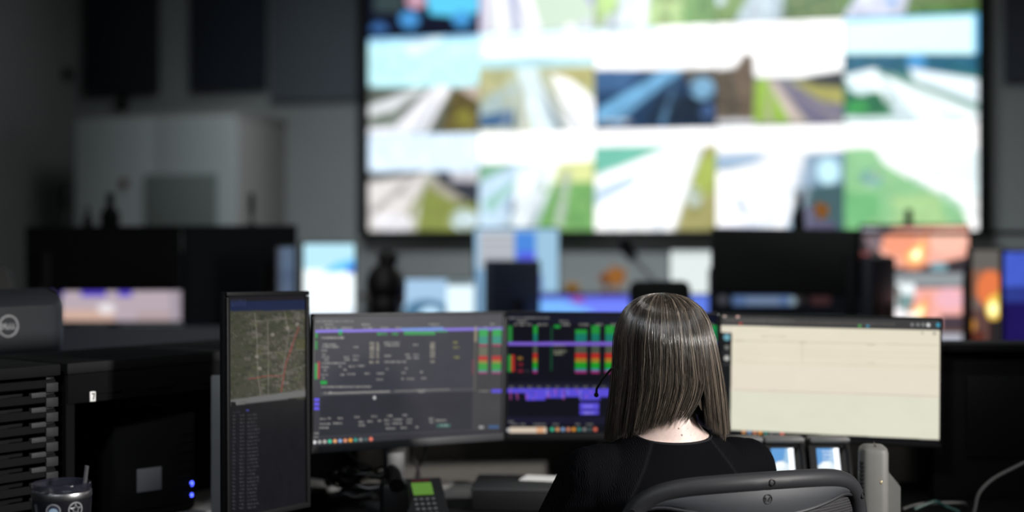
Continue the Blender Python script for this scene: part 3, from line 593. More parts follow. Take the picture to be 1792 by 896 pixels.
cv.rect(560, 670, 571, 676, (36, 150, 66)); cv.poly([(572, 691.5), (682, 688.5), (682, 691), (572, 694)], (150, 148, 142), 1, .8); cv.poly([(690, 688.5), (788, 685.5), (788, 687.5), (690, 690.5)], (120, 118, 114), 1, .8)
for x in (838, 862):
    cv.rect(x, 577, x+16, 590, (58, 160, 84)); cv.rect(x, 590, x+16, 604, (62, 140, 124)); cv.rect(x, 604, x+16, 608, (150, 60, 90)); cv.rect(x, 609, x+16, 626, (110, 112, 92), 1, .8 if x < 850 else .2)
    cv.rect(x, 626, x+16, 634, (175, 50, 50)); cv.rect(x, 634, x+16, 639, (150, 130, 60)); cv.rect(x, 639, x+16, 651, (58, 150, 64)); cv.rect(x, 651, x+16, 655, (70, 140, 130)); cv.rect(x, 655, x+16, 658, (150, 60, 110))
    for y in range(580, 656, 4): cv.rect(x, y, x+16, y+1, (70, 70, 72), 1, .5)
cv.rect(830, 572, 834, 600, (150, 142, 118), 1, .8); cv.rect(830, 600, 833, 690, (96, 92, 84), 1, .7); cv.rect(826, 632, 830, 660, (120, 56, 72), 1, .5)
for y in (704, 712, 720): cv.rect(547, y-2.5, 558, y+2.5, (98, 86, 220))
cv.rect(862, 687, 881, 693, (90, 78, 200)); cv.text(838, 690, 20, (130, 130, 126), 3); cv.text(841, 756, 8, (200, 200, 200), 5); cv.rect(858, 753, 876, 758, (60, 90, 130)); cv.rect(765, 749, 790, 756, (58, 92, 86), 1, .9); cv.text(772, 752, 14, (150, 170, 160), 3)
cv.text(547, 765, 11, T, 3); cv.text(549, 772, 9, T, 3); cv.poly([(545, 774), (881, 760), (881, 768), (545, 790)], (50, 50, 56)); 
for k, c_ in enumerate([(215, 215, 215), (160, 160, 160), (170, 165, 160), (70, 190, 150), (220, 160, 110), (130, 160, 200), (210, 140, 110), (225, 150, 60), (60, 140, 130), (130, 130, 130), (70, 90, 90), (220, 120, 100)]):
    cv.blob(551+9*k, 781-.45*k, 3.4, 3.4, c_, 1, .95, .2)
cv.blob(655, 701, 2.5, 3.5, (200, 200, 200), 1, .8)
MON_A = make_monitor('monitor', 'monitor with a hazy grey form screen and the map monitor at its side', 'monitor', at(545, 550, 3.17), at(882, 546, 3.46), .312, DZ, cv, 1.15, bez=.006, chin=.018, post=M_steel, mat_h=mat('slate_bezel', (.022, .023, .026), .5, spec=.3), base=(.15, .11))
# -- dark list monitor
cv = Canvas(q4((888, 551), (1252, 553), (1252, 768), (888, 768)), 430, 270, (13, 14, 24))
cv.poly([(885, 546), (1256, 546), (1256, 570), (885, 570)], (20, 22, 38)); cv.rect(885, 676, 1256, 690, (24, 26, 44)); cv.rect(885, 738, 1256, 752, (24, 24, 46)); cv.noise(.15, 5, 5)
cv.text(890, 559, 70, (130, 130, 130), 4)
for x, w_ in ((904, 18), (978, 16)): cv.text(x, 565, w_, T, 3)
for x, w_ in ((899, 6), (908, 9), (921, 9), (940, 18), (982, 14), (1012, 17), (1041, 12), (1068, 12), (1232, 14)): cv.text(x, 571, w_, T, 3.6)
def bars(x, w_, y0=573):
    cv.rect(x, y0, x+w_, 588, (36, 160, 60)); cv.rect(x, 588, x+w_, 602, (20, 128, 112)); cv.rect(x, 607, x+w_, 626, (90, 98, 82), 1, .8); cv.rect(x, 623, x+w_, 632, (195, 40, 34)); cv.rect(x, 632, x+w_, 639, (175, 130, 40)); cv.rect(x, 639, x+w_, 651, (30, 165, 40)); cv.rect(x, 651, x+w_, 655, (60, 130, 170)); cv.rect(x, 655, x+w_, 659, (170, 40, 120))
    for y in range(576, 660, 4): cv.rect(x, y, x+w_, y+.9, (14, 16, 24), 1, .6)
cv.rect(889, 573, 896, 602, (38, 130, 56)); bars(933, 7); cv.rect(963, 574, 966, 655, (20, 90, 56), 1, .6); cv.rect(969, 572, 979, 577, (30, 150, 60))
bars(1006, 20, 580); bars(1034, 14); bars(1058, 16); bars(1110, 16); bars(1170, 16); bars(1238, 15)
cv.rect(1236, 576, 1254, 603, (24, 140, 80))
cv.rect(889, 602.5, 1254, 609, (122, 94, 205)); cv.rect(889, 626, 895, 657, (32, 150, 60)); cv.rect(895, 626, 901, 656, (190, 50, 40))
for y in range(628, 657, 4): cv.rect(889, y, 901, y+.9, (14, 16, 24), 1, .6)
for y, c_ in ((632, (190, 140, 60)), (643, (180, 40, 60)), (655, (180, 40, 70))): cv.text(907, y, 8, c_, 5)
cv.text(969, 609, 20, (150, 150, 130), 3); cv.text(969, 619, 22, (150, 152, 130), 3.5); cv.text(969, 624, 16, (150, 152, 130), 3.5); cv.text(919, 655, 8, (70, 70, 80), 3)
for x in range(892, 1250, 16): cv.text(x, 684, 8, (130, 125, 110), 3)
P_ = (92, 80, 222)
cv.rect(889, 687, 1254, 695, P_); cv.rect(920, 694, 1250, 702, P_); cv.rect(921, 700, 954, 708, P_); cv.rect(954, 700, 990, 704, P_); cv.rect(1015, 702, 1050, 708, P_); cv.rect(1015, 713, 1048, 725, P_); cv.rect(1015, 727, 1048, 734, P_); cv.rect(1150, 700, 1250, 712, P_)
for k in range(60):
    x = random.uniform(892, 1240); cv.rect(x, random.choice([689, 696, 704]), x+2, random.choice([692, 699, 707]), random.choice([(150, 140, 240), (190, 90, 170), (40, 40, 110)]), 1, .6)
cv.text(1022, 719, 18, (160, 150, 250), 4); cv.text(1022, 731, 18, (160, 150, 250), 4)
for x, w_ in ((890, 10), (896, 12), (912, 8), (934, 22), (968, 10), (1008, 8), (1026, 12)): cv.text(x, 747 if x < 895 else 752, w_, (140, 140, 136), 3)
cv.rect(893, 757, 957, 767, (222, 205, 185)); cv.rect(940, 757, 953, 767, (225, 170, 130)); cv.blob(891, 762, 3.5, 3.5, (190, 190, 190), 1, .9, .2)
for k, c_ in enumerate([(70, 190, 150), (220, 160, 110), (130, 160, 200), (210, 140, 110), (225, 150, 60), (60, 140, 130), (130, 130, 130), (70, 90, 90), (220, 110, 90)]): cv.blob(967+9.4*k, 761, 3.5, 3.5, c_, 1, .95, .2)
make_monitor('monitor', 'monitor with a dark list screen of green and violet bars facing the seated woman', 'monitor', at(884, 546, 3.49), at(1257, 548, 3.53), .315, DZ, cv, .88, bez=.005, chin=.016)
# -- cream monitor
cv = Canvas(q4((1262, 553), (1644, 561), (1643, 778), (1262, 764)), 440, 260, (230, 222, 200))
cv.poly([(1262, 640), (1644, 650), (1644, 698), (1262, 686)], (231, 221, 203)); cv.poly([(1258, 687), (1646, 698), (1646, 778), (1258, 768)], (224, 223, 203)); cv.noise(.025, 4, 4)
cv.poly([(1262, 545), (1646, 553), (1646, 580), (1262, 571)], (64, 64, 64)); cv.poly([(1262, 545), (1646, 553), (1646, 562), (1262, 554)], (52, 52, 52))
cv.text(1290, 554, 76, (130, 125, 120), 3.4, .02); cv.text(1270, 563, 120, (112, 110, 106), 2.6, .02); cv.blob(1268, 554, 3, 3, (200, 180, 170)); cv.blob(1291, 555, 3, 3, (220, 180, 170)); cv.text(1266, 569, 300, (128, 122, 116), 2.6, .02, alpha=.5)
cv.blob(1296, 568, 2.5, 2, (200, 80, 70)); cv.blob(1505, 572, 2.5, 2, (90, 190, 90)); cv.blob(1519, 572, 2.5, 2, (70, 160, 190))
for x in (1596, 1606, 1615): cv.blob(x, 569.5, 2.5, 2.5, (150, 150, 150))
cv.blob(1624, 570, 3, 3, (235, 235, 235)); cv.blob(1641, 570, 3.5, 3.5, (70, 160, 190), 1, .95, .2)
cv.poly([(1258, 583), (1281, 584), (1279, 765), (1258, 760)], (24, 26, 28)); cv.poly([(1262, 571), (1282, 572), (1282, 583), (1262, 583)], (226, 218, 200))
cv.blob(1272, 592, 6, 6, (110, 165, 180)); cv.blob(1272, 610, 4, 4, (120, 120, 116)); cv.blob(1272, 629, 4.5, 4.5, (190, 190, 186)); cv.text(1265, 619, 13, (90, 90, 90), 2.5); cv.text(1265, 640, 13, (90, 90, 90), 2.5)
for y0, a_ in ((597, .35), (612, .12), (620, .12), (635, .18), (684, .4)):
    s_ = .022 if y0 < 680 else .03
    cv.poly([(1284, y0), (1642, y0+358*s_), (1642, y0+358*s_+1.6), (1284, y0+1.6)], (150, 140, 125), 1, a_)
cv.rect(1404, 598, 1406, 638, (190, 180, 165), 1, .35); cv.text(1333, 591, 42, (190, 180, 160), 4, .02, alpha=.5); cv.text(1288, 598, 14, (180, 170, 155), 3, alpha=.5); cv.text(1288, 630, 14, (190, 180, 165), 3, alpha=.4); cv.text(1400, 601, 12, (170, 160, 145), 4, alpha=.4); cv.text(1518, 605, 14, (170, 160, 145), 3, alpha=.5); cv.text(1518, 637, 14, (180, 170, 155), 3, alpha=.4)
cv.text(1612, 584, 4, (90, 90, 90), 4); cv.text(1632, 585, 7, (80, 80, 80), 4); cv.text(1288, 580, 60, (200, 190, 170), 3, alpha=.4)
cv.poly([(1255, 755), (1646, 771), (1646, 785), (1255, 770)], (17, 17, 20))
for k, c_ in enumerate([(210, 150, 100), (120, 150, 190), (200, 130, 100), (220, 145, 60), (60, 130, 120), (110, 110, 110), (70, 90, 90), (215, 110, 95)]): cv.blob(1303+9.6*k, 759.5+.42*k, 3.4, 3.2, c_, 1, .95, .2)
make_monitor('monitor', 'monitor with a wide cream blank page screen above the grey desk device', 'monitor', at(1258, 549, 3.50), at(1648, 557, 3.36), .308, DZ, cv, 1.0, bez=.005, chin=.010)
# ================================================================== THINGS ON THE CONSOLE
# tumbler with straw
M_navy2 = mat('black_gloss_coat', (.012, .012, .016), .3, coat=.3)
tb = thing('tumbler', 'black insulated tumbler with steel band, clear lid and stickers on the console wing', 'tumbler', (-.7915, 2.50, DZ))
m_ = MB(); m_.lathe([(.034, 0), (.036, .004), (.038, .08), (.0485, .130), (.0508, .170), (.0508, .183)], n=48); m_.build('body', M_navy2, tb)
m_ = MB(); m_.lathe([(.0508, .1832), (.0513, .1845), (.0513, .193), (.0508, .1943), (.045, .1943)], n=48, cap=False); m_.build('steel_band', M_steel, tb)
gl = bpy.data.materials.new('clear_lid_plastic'); gl.use_nodes = True; b_ = gl.node_tree.nodes['Principled BSDF']
b_.inputs['Base Color'].default_value = (.03, .03, .045, 1); b_.inputs['Roughness'].default_value = .08; b_.inputs['Alpha'].default_value = .55
m_ = MB(); m_.lathe([(.0498, .1943), (.0505, .196), (.0505, .2065), (.049, .2085), (.047, .207), (.0465, .197), (.001, .196)], n=48, cap=False); m_.build('lid', gl, tb)
m_ = MB(); m_.tube([(.020, -.005, .03), (.0375, .004, .19), (.0425, .006, .236)], .0038, 12, cap=False); m_.build('straw', mat('smoke_straw', (.09, .09, .095), .2), tb)
def on_cup(ang, z, r=.0514):
    a = math.radians(ang); return Vector((r*math.sin(a), -r*math.cos(a), z))
def decal(name, ang, z, rad, mats_shapes):
    obs = []
    for nm, m, pts, lift in mats_shapes:
        me = MB(); n = len(pts); f_ = []
        for li in (0, .0006):
            f_.append([on_cup(ang+math.degrees(p[0]*rad/.0508), z+p[1]*rad, .0505+lift+li) for p in pts])
        me.add(f_[0]+f_[1], [list(range(n))[::-1], list(range(n, 2*n))]+[[i, (i+1) % n, n+(i+1) % n, n+i] for i in range(n)])
        obs.append(me.build(nm, m, tb, smooth=0))
circ = [(math.cos(2*PI*k/28), math.sin(2*PI*k/28)) for k in range(28)]
ringp = [(math.cos(2*PI*k/28), math.sin(2*PI*k/28)) for k in range(29)]+[(.84*math.cos(2*PI*k/28), .84*math.sin(2*PI*k/28)) for k in range(28, -1, -1)]
M_st1 = mat('sticker_silver', (.45, .46, .48), .3, .4); M_st2 = mat('sticker_blue', (.32, .45, .58), .5); M_st3 = mat('sticker_dark', (.03, .035, .06), .5)
decal('round', 2, .1665, .0125, [('round_sticker', M_st3, circ, .0006), ('sticker_ring', M_st1, ringp, .0014), ('sticker_picture', M_st2, [(.62*math.cos(t), -.15+.55*math.sin(t)) for t in [k*PI/12 for k in range(24)]], .0014)])
star = []
for k in range(10):
    a = PI/2+2*PI*k/10; r_ = .82 if k % 2 == 0 else .33; star.append((r_*math.cos(a), r_*math.sin(a)))
sring = star+[star[0]]+[(p[0]*.74, p[1]*.74) for p in [star[0]]+star[::-1]]
decal('star', 44, .1675, .0130, [('emblem_ring', M_st1, ringp, .0012), ('star_emblem', M_st1, sring, .0014)])
decal('tab', -38, .169, .008, [('faded_sticker', mat('faded_grey', (.07, .07, .075), .5), [(-.6, .8), (.1, 1), (.7, -.8), (0, -1)], .0008)])
# desk terminal with green display
lc = thing('keypad_terminal', 'dark keypad terminal with a lit green display among the cables', 'desk phone', at(742, 907, 3.25)*1.0, math.radians(14))
lc.location.z = DZ+.0012; lc.location.y -= .01
Mt = Matrix.Rotation(math.radians(-38), 4, 'X')
# wedge body
m_ = MB(); wz = [(-.075, 0), (.06, 0), (.06, .078), (.045, .082), (-.075, .012)]
m_.loft([[Vector((sx, y, z)) for y, z in wz] for sx in (-.047, -.044, .044, .047)]); m_.build('body', M_blk2, lc, smooth=20)
def face(u, v, lift=0.0):                           # u across, v up the sloping face 0..1
    a_ = Vector((0, -.075, .012)); b__ = Vector((0, .045, .082)); d = b__-a_; n = Vector((0, -d.z, d.y)).normalized()
    return a_+d*v+n*lift+Vector((u, 0, 0))
def plate(u0, u1, v0, v1, th, m, nm, par=None):
    mm = MB(); q = [(u0, v0), (u1, v0), (u1, v1), (u0, v1)]
    mm.add([face(u, v, 0) for u, v in q]+[face(u, v, th) for u, v in q], [[3, 2, 1, 0], [4, 5, 6, 7], [0, 1, 5, 4], [1, 2, 6, 5], [2, 3, 7, 6], [3, 0, 4, 7]]); return mm.build(nm, m, par or lc, smooth=0)
plate(-.024, .022, .58, .87, .0025, mat('green_display', (.03, .08, .02), .4, emit=(.085, .19, .025), estr=1.0), 'display')
plate(-.022, .020, .91, .95, .0012, mat('dark_red_print', (.12, .012, .02), .5), 'red_stripe')
for r_ in range(4):
    for c_ in range(4):
        plate(-.026+.0135*c_, -.0185+.0135*c_, .44-.12*r_, .485-.12*r_, .003, M_mgrey, 'key')
hs = thing('phone_handset', 'black handset block leaning beside the green display terminal', 'handset', at(690, 905, 3.21), math.radians(10)); hs.location.z = DZ+.0012
m_ = MB(); m_.box((0, 0, .045), (.062, .075, .09), .012); m_.build('cradle', M_blk, hs)
m_ = MB(); m_.tube([(0, -.05, .088), (0, -.02, .105), (0, .05, .104), (0, .075, .092)], [.017, .014, .014, .018], 12); m_.build('handset', M_blk, hs)
# three desk phones under the cream monitor
def phone(px, d, label, yaw=0.0, lit=True, seed=1):
    p = at(px, 800, d); ph = thing('desk_phone', label, 'phone', (p.x, p.y, DZ), yaw, 'desk phones under the cream monitor')
    hgt = CAMZ-(772-HY)/FPX*d-DZ
    m = MB(); pr = [(-.055, 0), (.055, 0), (.03, hgt), (.0, hgt), (-.055, .03)]
    m.loft([[Vector((sx, y, z)) for y, z in pr] for sx in (-.046, -.043, .043, .046)]); m.build('body', M_blk, ph, smooth=20)
    m = MB(); m.box((0, .002, hgt+.003), (.094, .044, .014), .006); m.build('top_lip', mat('lip_grey', (.075, .077, .08), .5), ph)
    a_ = Vector((0, -.055, .03)); b__ = Vector((0, 0, hgt)); dd = b__-a_; n = Vector((0, -dd.z, dd.y)).normalized()
    c0 = Canvas([(0, 0), (40, 0), (40, 46), (0, 46)], 40, 46, (150, 185, 215))
    c0.poly([(0, 0), (26, 0), (22, 20), (0, 30)], (95, 150, 205)); c0.poly([(0, 46), (0, 30), (18, 22), (30, 28), (30, 46)], (215, 228, 235)); c0.blob(14, 30, 9, 7, (235, 240, 240))
    if seed > 1:
        for k in range(6): c0.text(10, 6+6*k, 20, (235, 242, 248), 2.5, alpha=.8)
    c0.poly([(0, 41), (30, 41), (30, 46), (0, 46)], (235, 235, 215)); c0.rect(31, 0, 40, 46, (250, 252, 255), 1.5)
    for k in range(8): c0.rect(37, 4.5+5.6*k, 40, 6+5.6*k, (120, 150, 180))
    zc = .68; Ms = Matrix.Translation(a_+dd*zc+n*.0016+Vector((-.004, 0, 0))) @ Matrix.Rotation(-math.atan2(dd.y, dd.z), 4, 'X')
    screen_mesh('screen', c0, .052, dd.length*.40, Ms, ph, 1.15 if lit else .6)
    for r_ in range(3):
        for k in range(3):
            m = MB(); cc = a_+dd*(.07+.10*r_)+n*.002+Vector((-.028+.02*k, 0, 0)); m.box(cc, (.014, .004, .010), .001, Matrix.Rotation(-math.atan2(dd.y, dd.z), 4, 'X')); m.build('key', M_blk2, ph)
    m = MB(); m.tube([a_+dd*.1+n*.018+Vector((.036, 0, 0)), a_+dd*.25+n*.026+Vector((.036, 0, 0)), a_+dd*.75+n*.026+Vector((.036, 0, 0)), a_+dd*.9+n*.014+Vector((.036, 0, 0))], [.008, .007, .007, .008], 10); m.build('handset', M_blk, ph)
phone(1298, 3.27, 'desk phone mostly hidden behind the woman\'s shoulder', 0)
phone(1370, 3.27, 'desk phone with a lit blue picture screen next to the woman\'s shoulder', math.radians(2))
phone(1449, 3.27, 'desk phone with a lit text screen beside the pale grey device', math.radians(3), seed=2)
# pale grey tower device
gd = thing('desk_intercom', 'pale grey plastic tower device with rounded top on the console', 'intercom', (at(1528, 800, 3.02).x, 3.02, DZ), math.radians(-8))
ht = CAMZ-(782-HY)/FPX*3.02-DZ
m_ = MB(); rings = []
for z_, q in ((0, 1), (ht-.012, 1), (ht-.004, .93), (ht+.002, .7), (ht+.004, .35)):
    rings.append([Vector((.030*q*math.copysign(abs(math.cos(t))**.55, math.cos(t)), .038*q*math.copysign(abs(math.sin(t))**.55, math.sin(t)), z_)) for t in [2*PI*k/32 for k in range(32)]])
m_.loft(rings); m_.build('tower', M_grey, gd)
m_ = MB(); m_.box((.004, 0, ht+.0035), (.0012, .056, .003), 0); m_.build('seam', mat('seam_grey', (.16, .15, .13), .6), gd)
m_ = MB(); m_.extrude([(.0, 0), (.054, 0), (.054, ht-.082), (.030, ht-.052), (.0, ht-.052)], 0, .05, Matrix.Translation((0, -.02, 0))); m_.build('side_housing', M_grey, gd, smooth=0)
m_ = MB()
for k in range(11): m_.box((-.0265, -.026, ht-.030-.0085*k), (.010, .016, .004), .001)
m_.build('vent_slot', M_blk, gd)
m_ = MB(); m_.ellipsoid((.012, -.037, ht-.07), (.003, .002, .004), 10); m_.build('screw', mat('brass', (.45, .38, .22), .4, .6), gd)
# black box with paper
bb = thing('black_box', 'low black box with a paper sheet on it on the console behind the woman', 'box', (at(905, 860, 3.34).x, 3.40, DZ), math.radians(-4))
m_ = MB(); m_.box((0, 0, .024), (.20, .19, .046), .004); m_.build('case', M_blk, bb)
m_ = MB(); m_.box((0, 0, .0505), (.204, .194, .008), .002); m_.build('lid', M_blk2, bb)
m_ = MB(); m_.add([(0, 0, 0), (.085, -.02, 0), (.10, .05, 0), (.02, .07, 0)]+[(0, 0, .0012), (.085, -.02, .0012), (.10, .05, .0012), (.02, .07, .0012)], [[3, 2, 1, 0], [4, 5, 6, 7], [0, 1, 5, 4], [1, 2, 6, 5], [2, 3, 7, 6], [3, 0, 4, 7]])
o = m_.build('paper_sheet', M_label, None, smooth=0); o.location = (bb.location.x+.005, bb.location.y+.015, DZ+.0565); tag(o, 'folded white paper lying on the low black box', 'paper')
# papers and a pale tray by the cables
tr = MB(); tr.box((0, 0, .012), (.12, .10, .024), .003); tr.box((.0, 0, .027), (.105, .085, .006), .001)
o = tr.build('papers_tray', mat('dull_beige', (.16, .155, .145), .7), None); o.location = (at(800, 860, 3.5).x-.02, 3.52, DZ+.0012); o.rotation_euler.z = .1; tag(o, 'flat dull grey tray behind the green display terminal', 'tray')
# ---- cables
def cable(name, pts, r, m, label, n=10):
    P = [Vector(p) for p in pts]; out = []
    Q = [P[0]*2-P[1]]+P+[P[-1]*2-P[-2]]
    for i in range(1, len(Q)-2):
        for k in range(n):
            t = k/n; p0, p1, p2, p3 = Q[i-1], Q[i], Q[i+1], Q[i+2]
            out.append(.5*((2*p1)+(p2-p0)*t+(2*p0-5*p1+4*p2-p3)*t*t+(3*p1-p0-3*p2+p3)*t**3))
    out.append(P[-1]); mb = MB(); mb.tube(out, r, 8); o = mb.build(name, m, None); tag(o, label, 'cable'); return o
cable('power_cable', [at(600, 780, 3.36), at(618, 803, 3.40), at(650, 820, 3.45), at(672, 836, 3.44), at(684, 858, 3.45), (at(684, 870, 3.45).x, 3.47, DZ+.012)], .0045, M_cable, 'black cable drooping from the hazy grey monitor to its stand post')
cable('video_cable', [at(718, 770, 3.44), at(722, 800, 3.50), at(732, 822, 3.52), at(733, 848, 3.52), at(715, 853, 3.52), (at(690, 870, 3.5).x, 3.52, DZ+.022)], .0042, M_cable, 'black cable hanging behind the keypad terminal on its near side to the post')
cable('data_cable', [at(748, 765, 3.45), at(742, 800, 3.50), at(733, 818, 3.535), at(728, 845, 3.54), at(742, 853, 3.53), (at(760, 870, 3.5).x, 3.55, DZ+.022)], .0035, M_cable, 'thin black cable crossing another one above the keypad terminal')
rs = random.Random(5)
for k in range(9):
    cx, cy = at(622, 880, 3.40).x+rs.uniform(-.05, .05), 3.42+rs.uniform(-.07, .07); rr = rs.uniform(.035, .07); a0 = rs.uniform(0, 6)
    z_ = DZ+.020+.0085*k
    pts = [(cx+rr*(1+.15*math.sin(3*t+a0))*math.cos(t*1.0+a0), cy+rr*.8*math.sin(t+a0), z_+.004*math.sin(5*t+a0)) for t in [q*.5 for q in range(int(rs.uniform(10, 17)))]]
    pts.append((pts[-1][0]+rs.uniform(-.06, .06), pts[-1][1]+rs.uniform(-.05, .05), z_+.003))
    o = cable('coiled_cable', pts, rs.choice([.0035, .004, .0045]), M_cable if k not in (3, 6) else M_gcable, 'black cable in the tangled heap under the hazy grey monitor' if k not in (3, 6) else 'grey cable in the tangled heap under the hazy grey monitor', 5)
    o['group'] = 'cables in the tangled heap' if k not in (3, 6) else 'grey cables in the tangled heap'
cable('grey_cable', [at(1800, 806, 3.2), at(1775, 818, 3.2), at(1738, 838, 3.2), at(1714, 862, 3.2), at(1706, 890, 3.2), (at(1702, 900, 3.2).x, 3.2, DZ+.004)], .0042, mat('cable_grey', (.06, .06, .06), .5), 'grey cable arching down in front of the raised partition')
for k, (xa, xb) in enumerate(((1600, 1690), (1620, 1660))):
    cable('floor_lead' if False else 'desk_lead', [at(xa-20, 891, 3.28-.05*k), at(xa+15, 882-4*k, 3.30-.05*k), at(xb-10, 880+4*k, 3.32-.05*k), (at(xb, 890, 3.35).x, 3.35-.08*k, DZ+.008)], .004, [mat('cable_grey', (.06, .06, .06), .5), mat('teal_cable', (.01, .045, .038), .5)][k], ['grey lead lying on the console right of the pale tower device', 'dark teal lead lying on the console right of the pale tower device'][k])
# neighbour's display seen from behind over the louvred cabinet
nd = thing('side_desk', 'dark neighbouring desk behind the louvred cabinet', 'desk', F(-.25, -.62, 0), FYAW)
m_ = MB(); m_.box((0, 0, DZ-.015), (1.3, .55, .03), .004); m_.build('worktop', M_lam, nd)
for sx in (-1, 1):
    for sy in (-1, 1): m_ = MB(); m_.box((sx*.6, sy*.23, (DZ-.03)/2), (.06, .06, DZ-.03), .004); m_.build('leg', M_blk2, nd)
# ================================================================== DELL-STYLE DISPLAY SEEN FROM BEHIND
LG = Vector((-1.169, 3.30, 1.202))
bd = thing('monitor', 'grey monitor seen from behind with a ringed emblem on its rounded back', 'monitor', (LG.x, LG.y, DZ), FYAW)
# local: x along the wing, -y towards the viewer; rounded shell narrowing to its far top rim
M_shell = mat('slate_grey_shell', (.020, .022, .026), .45, spec=.3)
m_ = MB()
def rr(hx0, hx1, z0, z1, y, r, nseg=6):
    out = []
    for (cx, cz, a0) in ((hx1-r, z1-r, 0), (hx0+r, z1-r, 90), (hx0+r, z0+r, 180), (hx1-r, z0+r, 270)):
        for k in range(nseg+1): a = math.radians(a0+k*90/nseg); out.append(Vector((cx+r*math.cos(a), y, cz+r*math.sin(a))))
    return out
Z0 = 1.202-DZ
rings = [rr(-.33, .178, Z0-.30, Z0+.080, .125, .010), rr(-.33, .182, Z0-.30, Z0+.082, .118, .010), rr(-.325, .176, Z0-.295, Z0+.076, .08, .012), rr(-.32, .172, Z0-.29, Z0+.068, .045, .014), rr(-.31, .160, Z0-.28, Z0+.057, .020, .016), rr(-.305, .145, Z0-.275, Z0+.050, .007, .018), rr(-.30, .122, Z0-.27, Z0+.044, 0, .016)]
m_.loft(rings); m_.build('back_shell', M_shell, bd, smooth=24)
m_ = MB(); m_.box((-.0775, .1305, Z0-.112), (.505, .012, .378), .004); m_.build('bezel', M_blk, bd)
m_ = MB(); m_.box((-.08, .05, (Z0-.28)/2), (.07, .05, Z0-.28), .006); m_.build('stand_post', M_blk2, bd)
m_ = MB(); m_.box((-.08, .05, .006), (.22, .18, .012), .004); m_.build('stand_base', M_blk2, bd)
Rl = .0240
lg = MB(); lg.tube([(Rl*math.cos(2*PI*k/44), -.0008, Z0+Rl*math.sin(2*PI*k/44)) for k in range(44)], .0022, 6, closed=True); lg.build('emblem_ring', mat('logo_silver', (.30, .30, .31), .4), bd)
letters(bd, Matrix.Translation((0, -.001, Z0)) @ Matrix.Scale(-.92, 4, (1, 0, 0)) @ Matrix.Scale(.92, 4, (0, 0, 1)))
# ================================================================== MIDDLE DISTANCE CONSOLES
def console(label, x0, x1, y0, y1, z=.78, riser=None, panel=None):
    r = thing('console_desk', label, 'desk', ((x0+x1)/2, (y0+y1)/2, 0)); w_, d_ = x1-x0, y1-y0
    m = MB(); m.box((0, 0, z-.015), (w_, d_, .03), .004); m.build('worktop', M_lam, r)
    for sx in (-1, 1):
        m = MB(); m.box((sx*(w_/2-.03), 0, (z-.03)/2), (.04, d_-.1, z-.03), .003); m.build('end_panel', M_lam, r)
    m = MB(); m.box((0, .0, (z-.03)*.55), (w_-.1, .02, (z-.03)*.8)); m.build('modesty_panel', M_lam, r)
    if riser:
        ry, rz = riser; rx0, rx1 = max(x0+.06, -1.98), x1-.06
        m = MB(); m.box(((rx0+rx1)/2-r.location.x, ry-r.location.y, rz-.01), (rx1-rx0, .18, .02), .003); m.build('riser_shelf', M_lam, r)
        for sx in (rx0+.03, rx0+(rx1-rx0)*.86, rx1-.03): m = MB(); m.box((sx-r.location.x, ry+.05-r.location.y, (z+rz-.02)/2), (.03, .03, rz-.02-z), .003); m.build('riser_post', M_blk2, r)
    if panel:
        pz, py = panel
        m = MB(); m.box((0, py-r.location.y, (pz+.1)/2), (w_*.98, .03, pz-.1), .005); m.build('front_screen_panel', mat('slate_panel', (.020, .025, .036), .6), r)
    return r
console('dark console under the wide black monitor backs before the pale cabinet', -2.25, -.93, 5.15, 6.75, riser=(6.05, 1.452), panel=(1.09, 5.13))
console('dark console in front of the video wall where the dark-clothed person sits', -.80, .93, 6.05, 7.15, riser=(6.95, 1.135))
console('dark console under the fire pictures beyond the raised partition', 1.0, 2.75, 5.0, 6.8, riser=(6.05, 1.437))
C1, C2, C3 = .78, .78, .78
GM = 'monitors seen from behind on the far consoles'
def back(pl, pr, dl, dr, pyl, pyr, h, label, m=None, portrait=False, deep=.018, dz=.78, group=None, post_x=0.0):
    """a display facing away from the camera"""
    return make_monitor('monitor', label, 'monitor', at(pr, pyr, dr), at(pl, pyl, dl), h, dz, None, bez=.008, chin=.014, mat_h=m or M_blk, deep=deep, group=group, post_x=post_x, post=M_blk, flat=True)
back(47, 317, 5.62, 5.60, 397, 395, .256, 'black monitor back near the left photo edge beside its twin', m=mat('deep_black_plastic', (.004, .004, .005), .65, spec=.15), post_x=.215)
back(320, 520, 5.60, 5.72, 395, 394, .40, 'black monitor back with a bluish sheen before the lit portrait monitor', m=mat('blue_black_plastic', (.006, .0075, .011), .6, spec=.2), post_x=-.10)
back(1245, 1506, 5.48, 5.32, 399, 403, .250, 'large black monitor back next to the fire pictures', m=mat('warm_black_plastic', (.018, .0175, .017), .6, spec=.2), post_x=-.245)
back(848, 938, 6.14, 6.38, 455, 455, .40, 'narrow navy monitor back standing before the tall pale page screen', m=M_navy, deep=.015)
back(1508, 1551, 5.34, 5.64, 448, 448, .42, 'narrow navy monitor back edge beside the large black one', m=M_navy, deep=.02)
def front(name_label, x0, x1, d0, d1, y0, y1b, dz, draw, bg, gain=1.0, bez=.008, chin=.010, res=(120, 90), m=None, **kw):
    TL, TR = at(x0, y0, d0), at(x1, y0, d1)
    H = (y1b-y0)/FPX*(d0+d1)/2
    cv = Canvas([(x0, y0), (x1, y0), (x1, y1b), (x0, y1b)], res[0], res[1], bg); draw(cv)
    return make_monitor('monitor', name_label, 'monitor', TL, TR, H, dz, cv, gain, bez=bez, chin=chin, mat_h=m or M_blk, **kw)
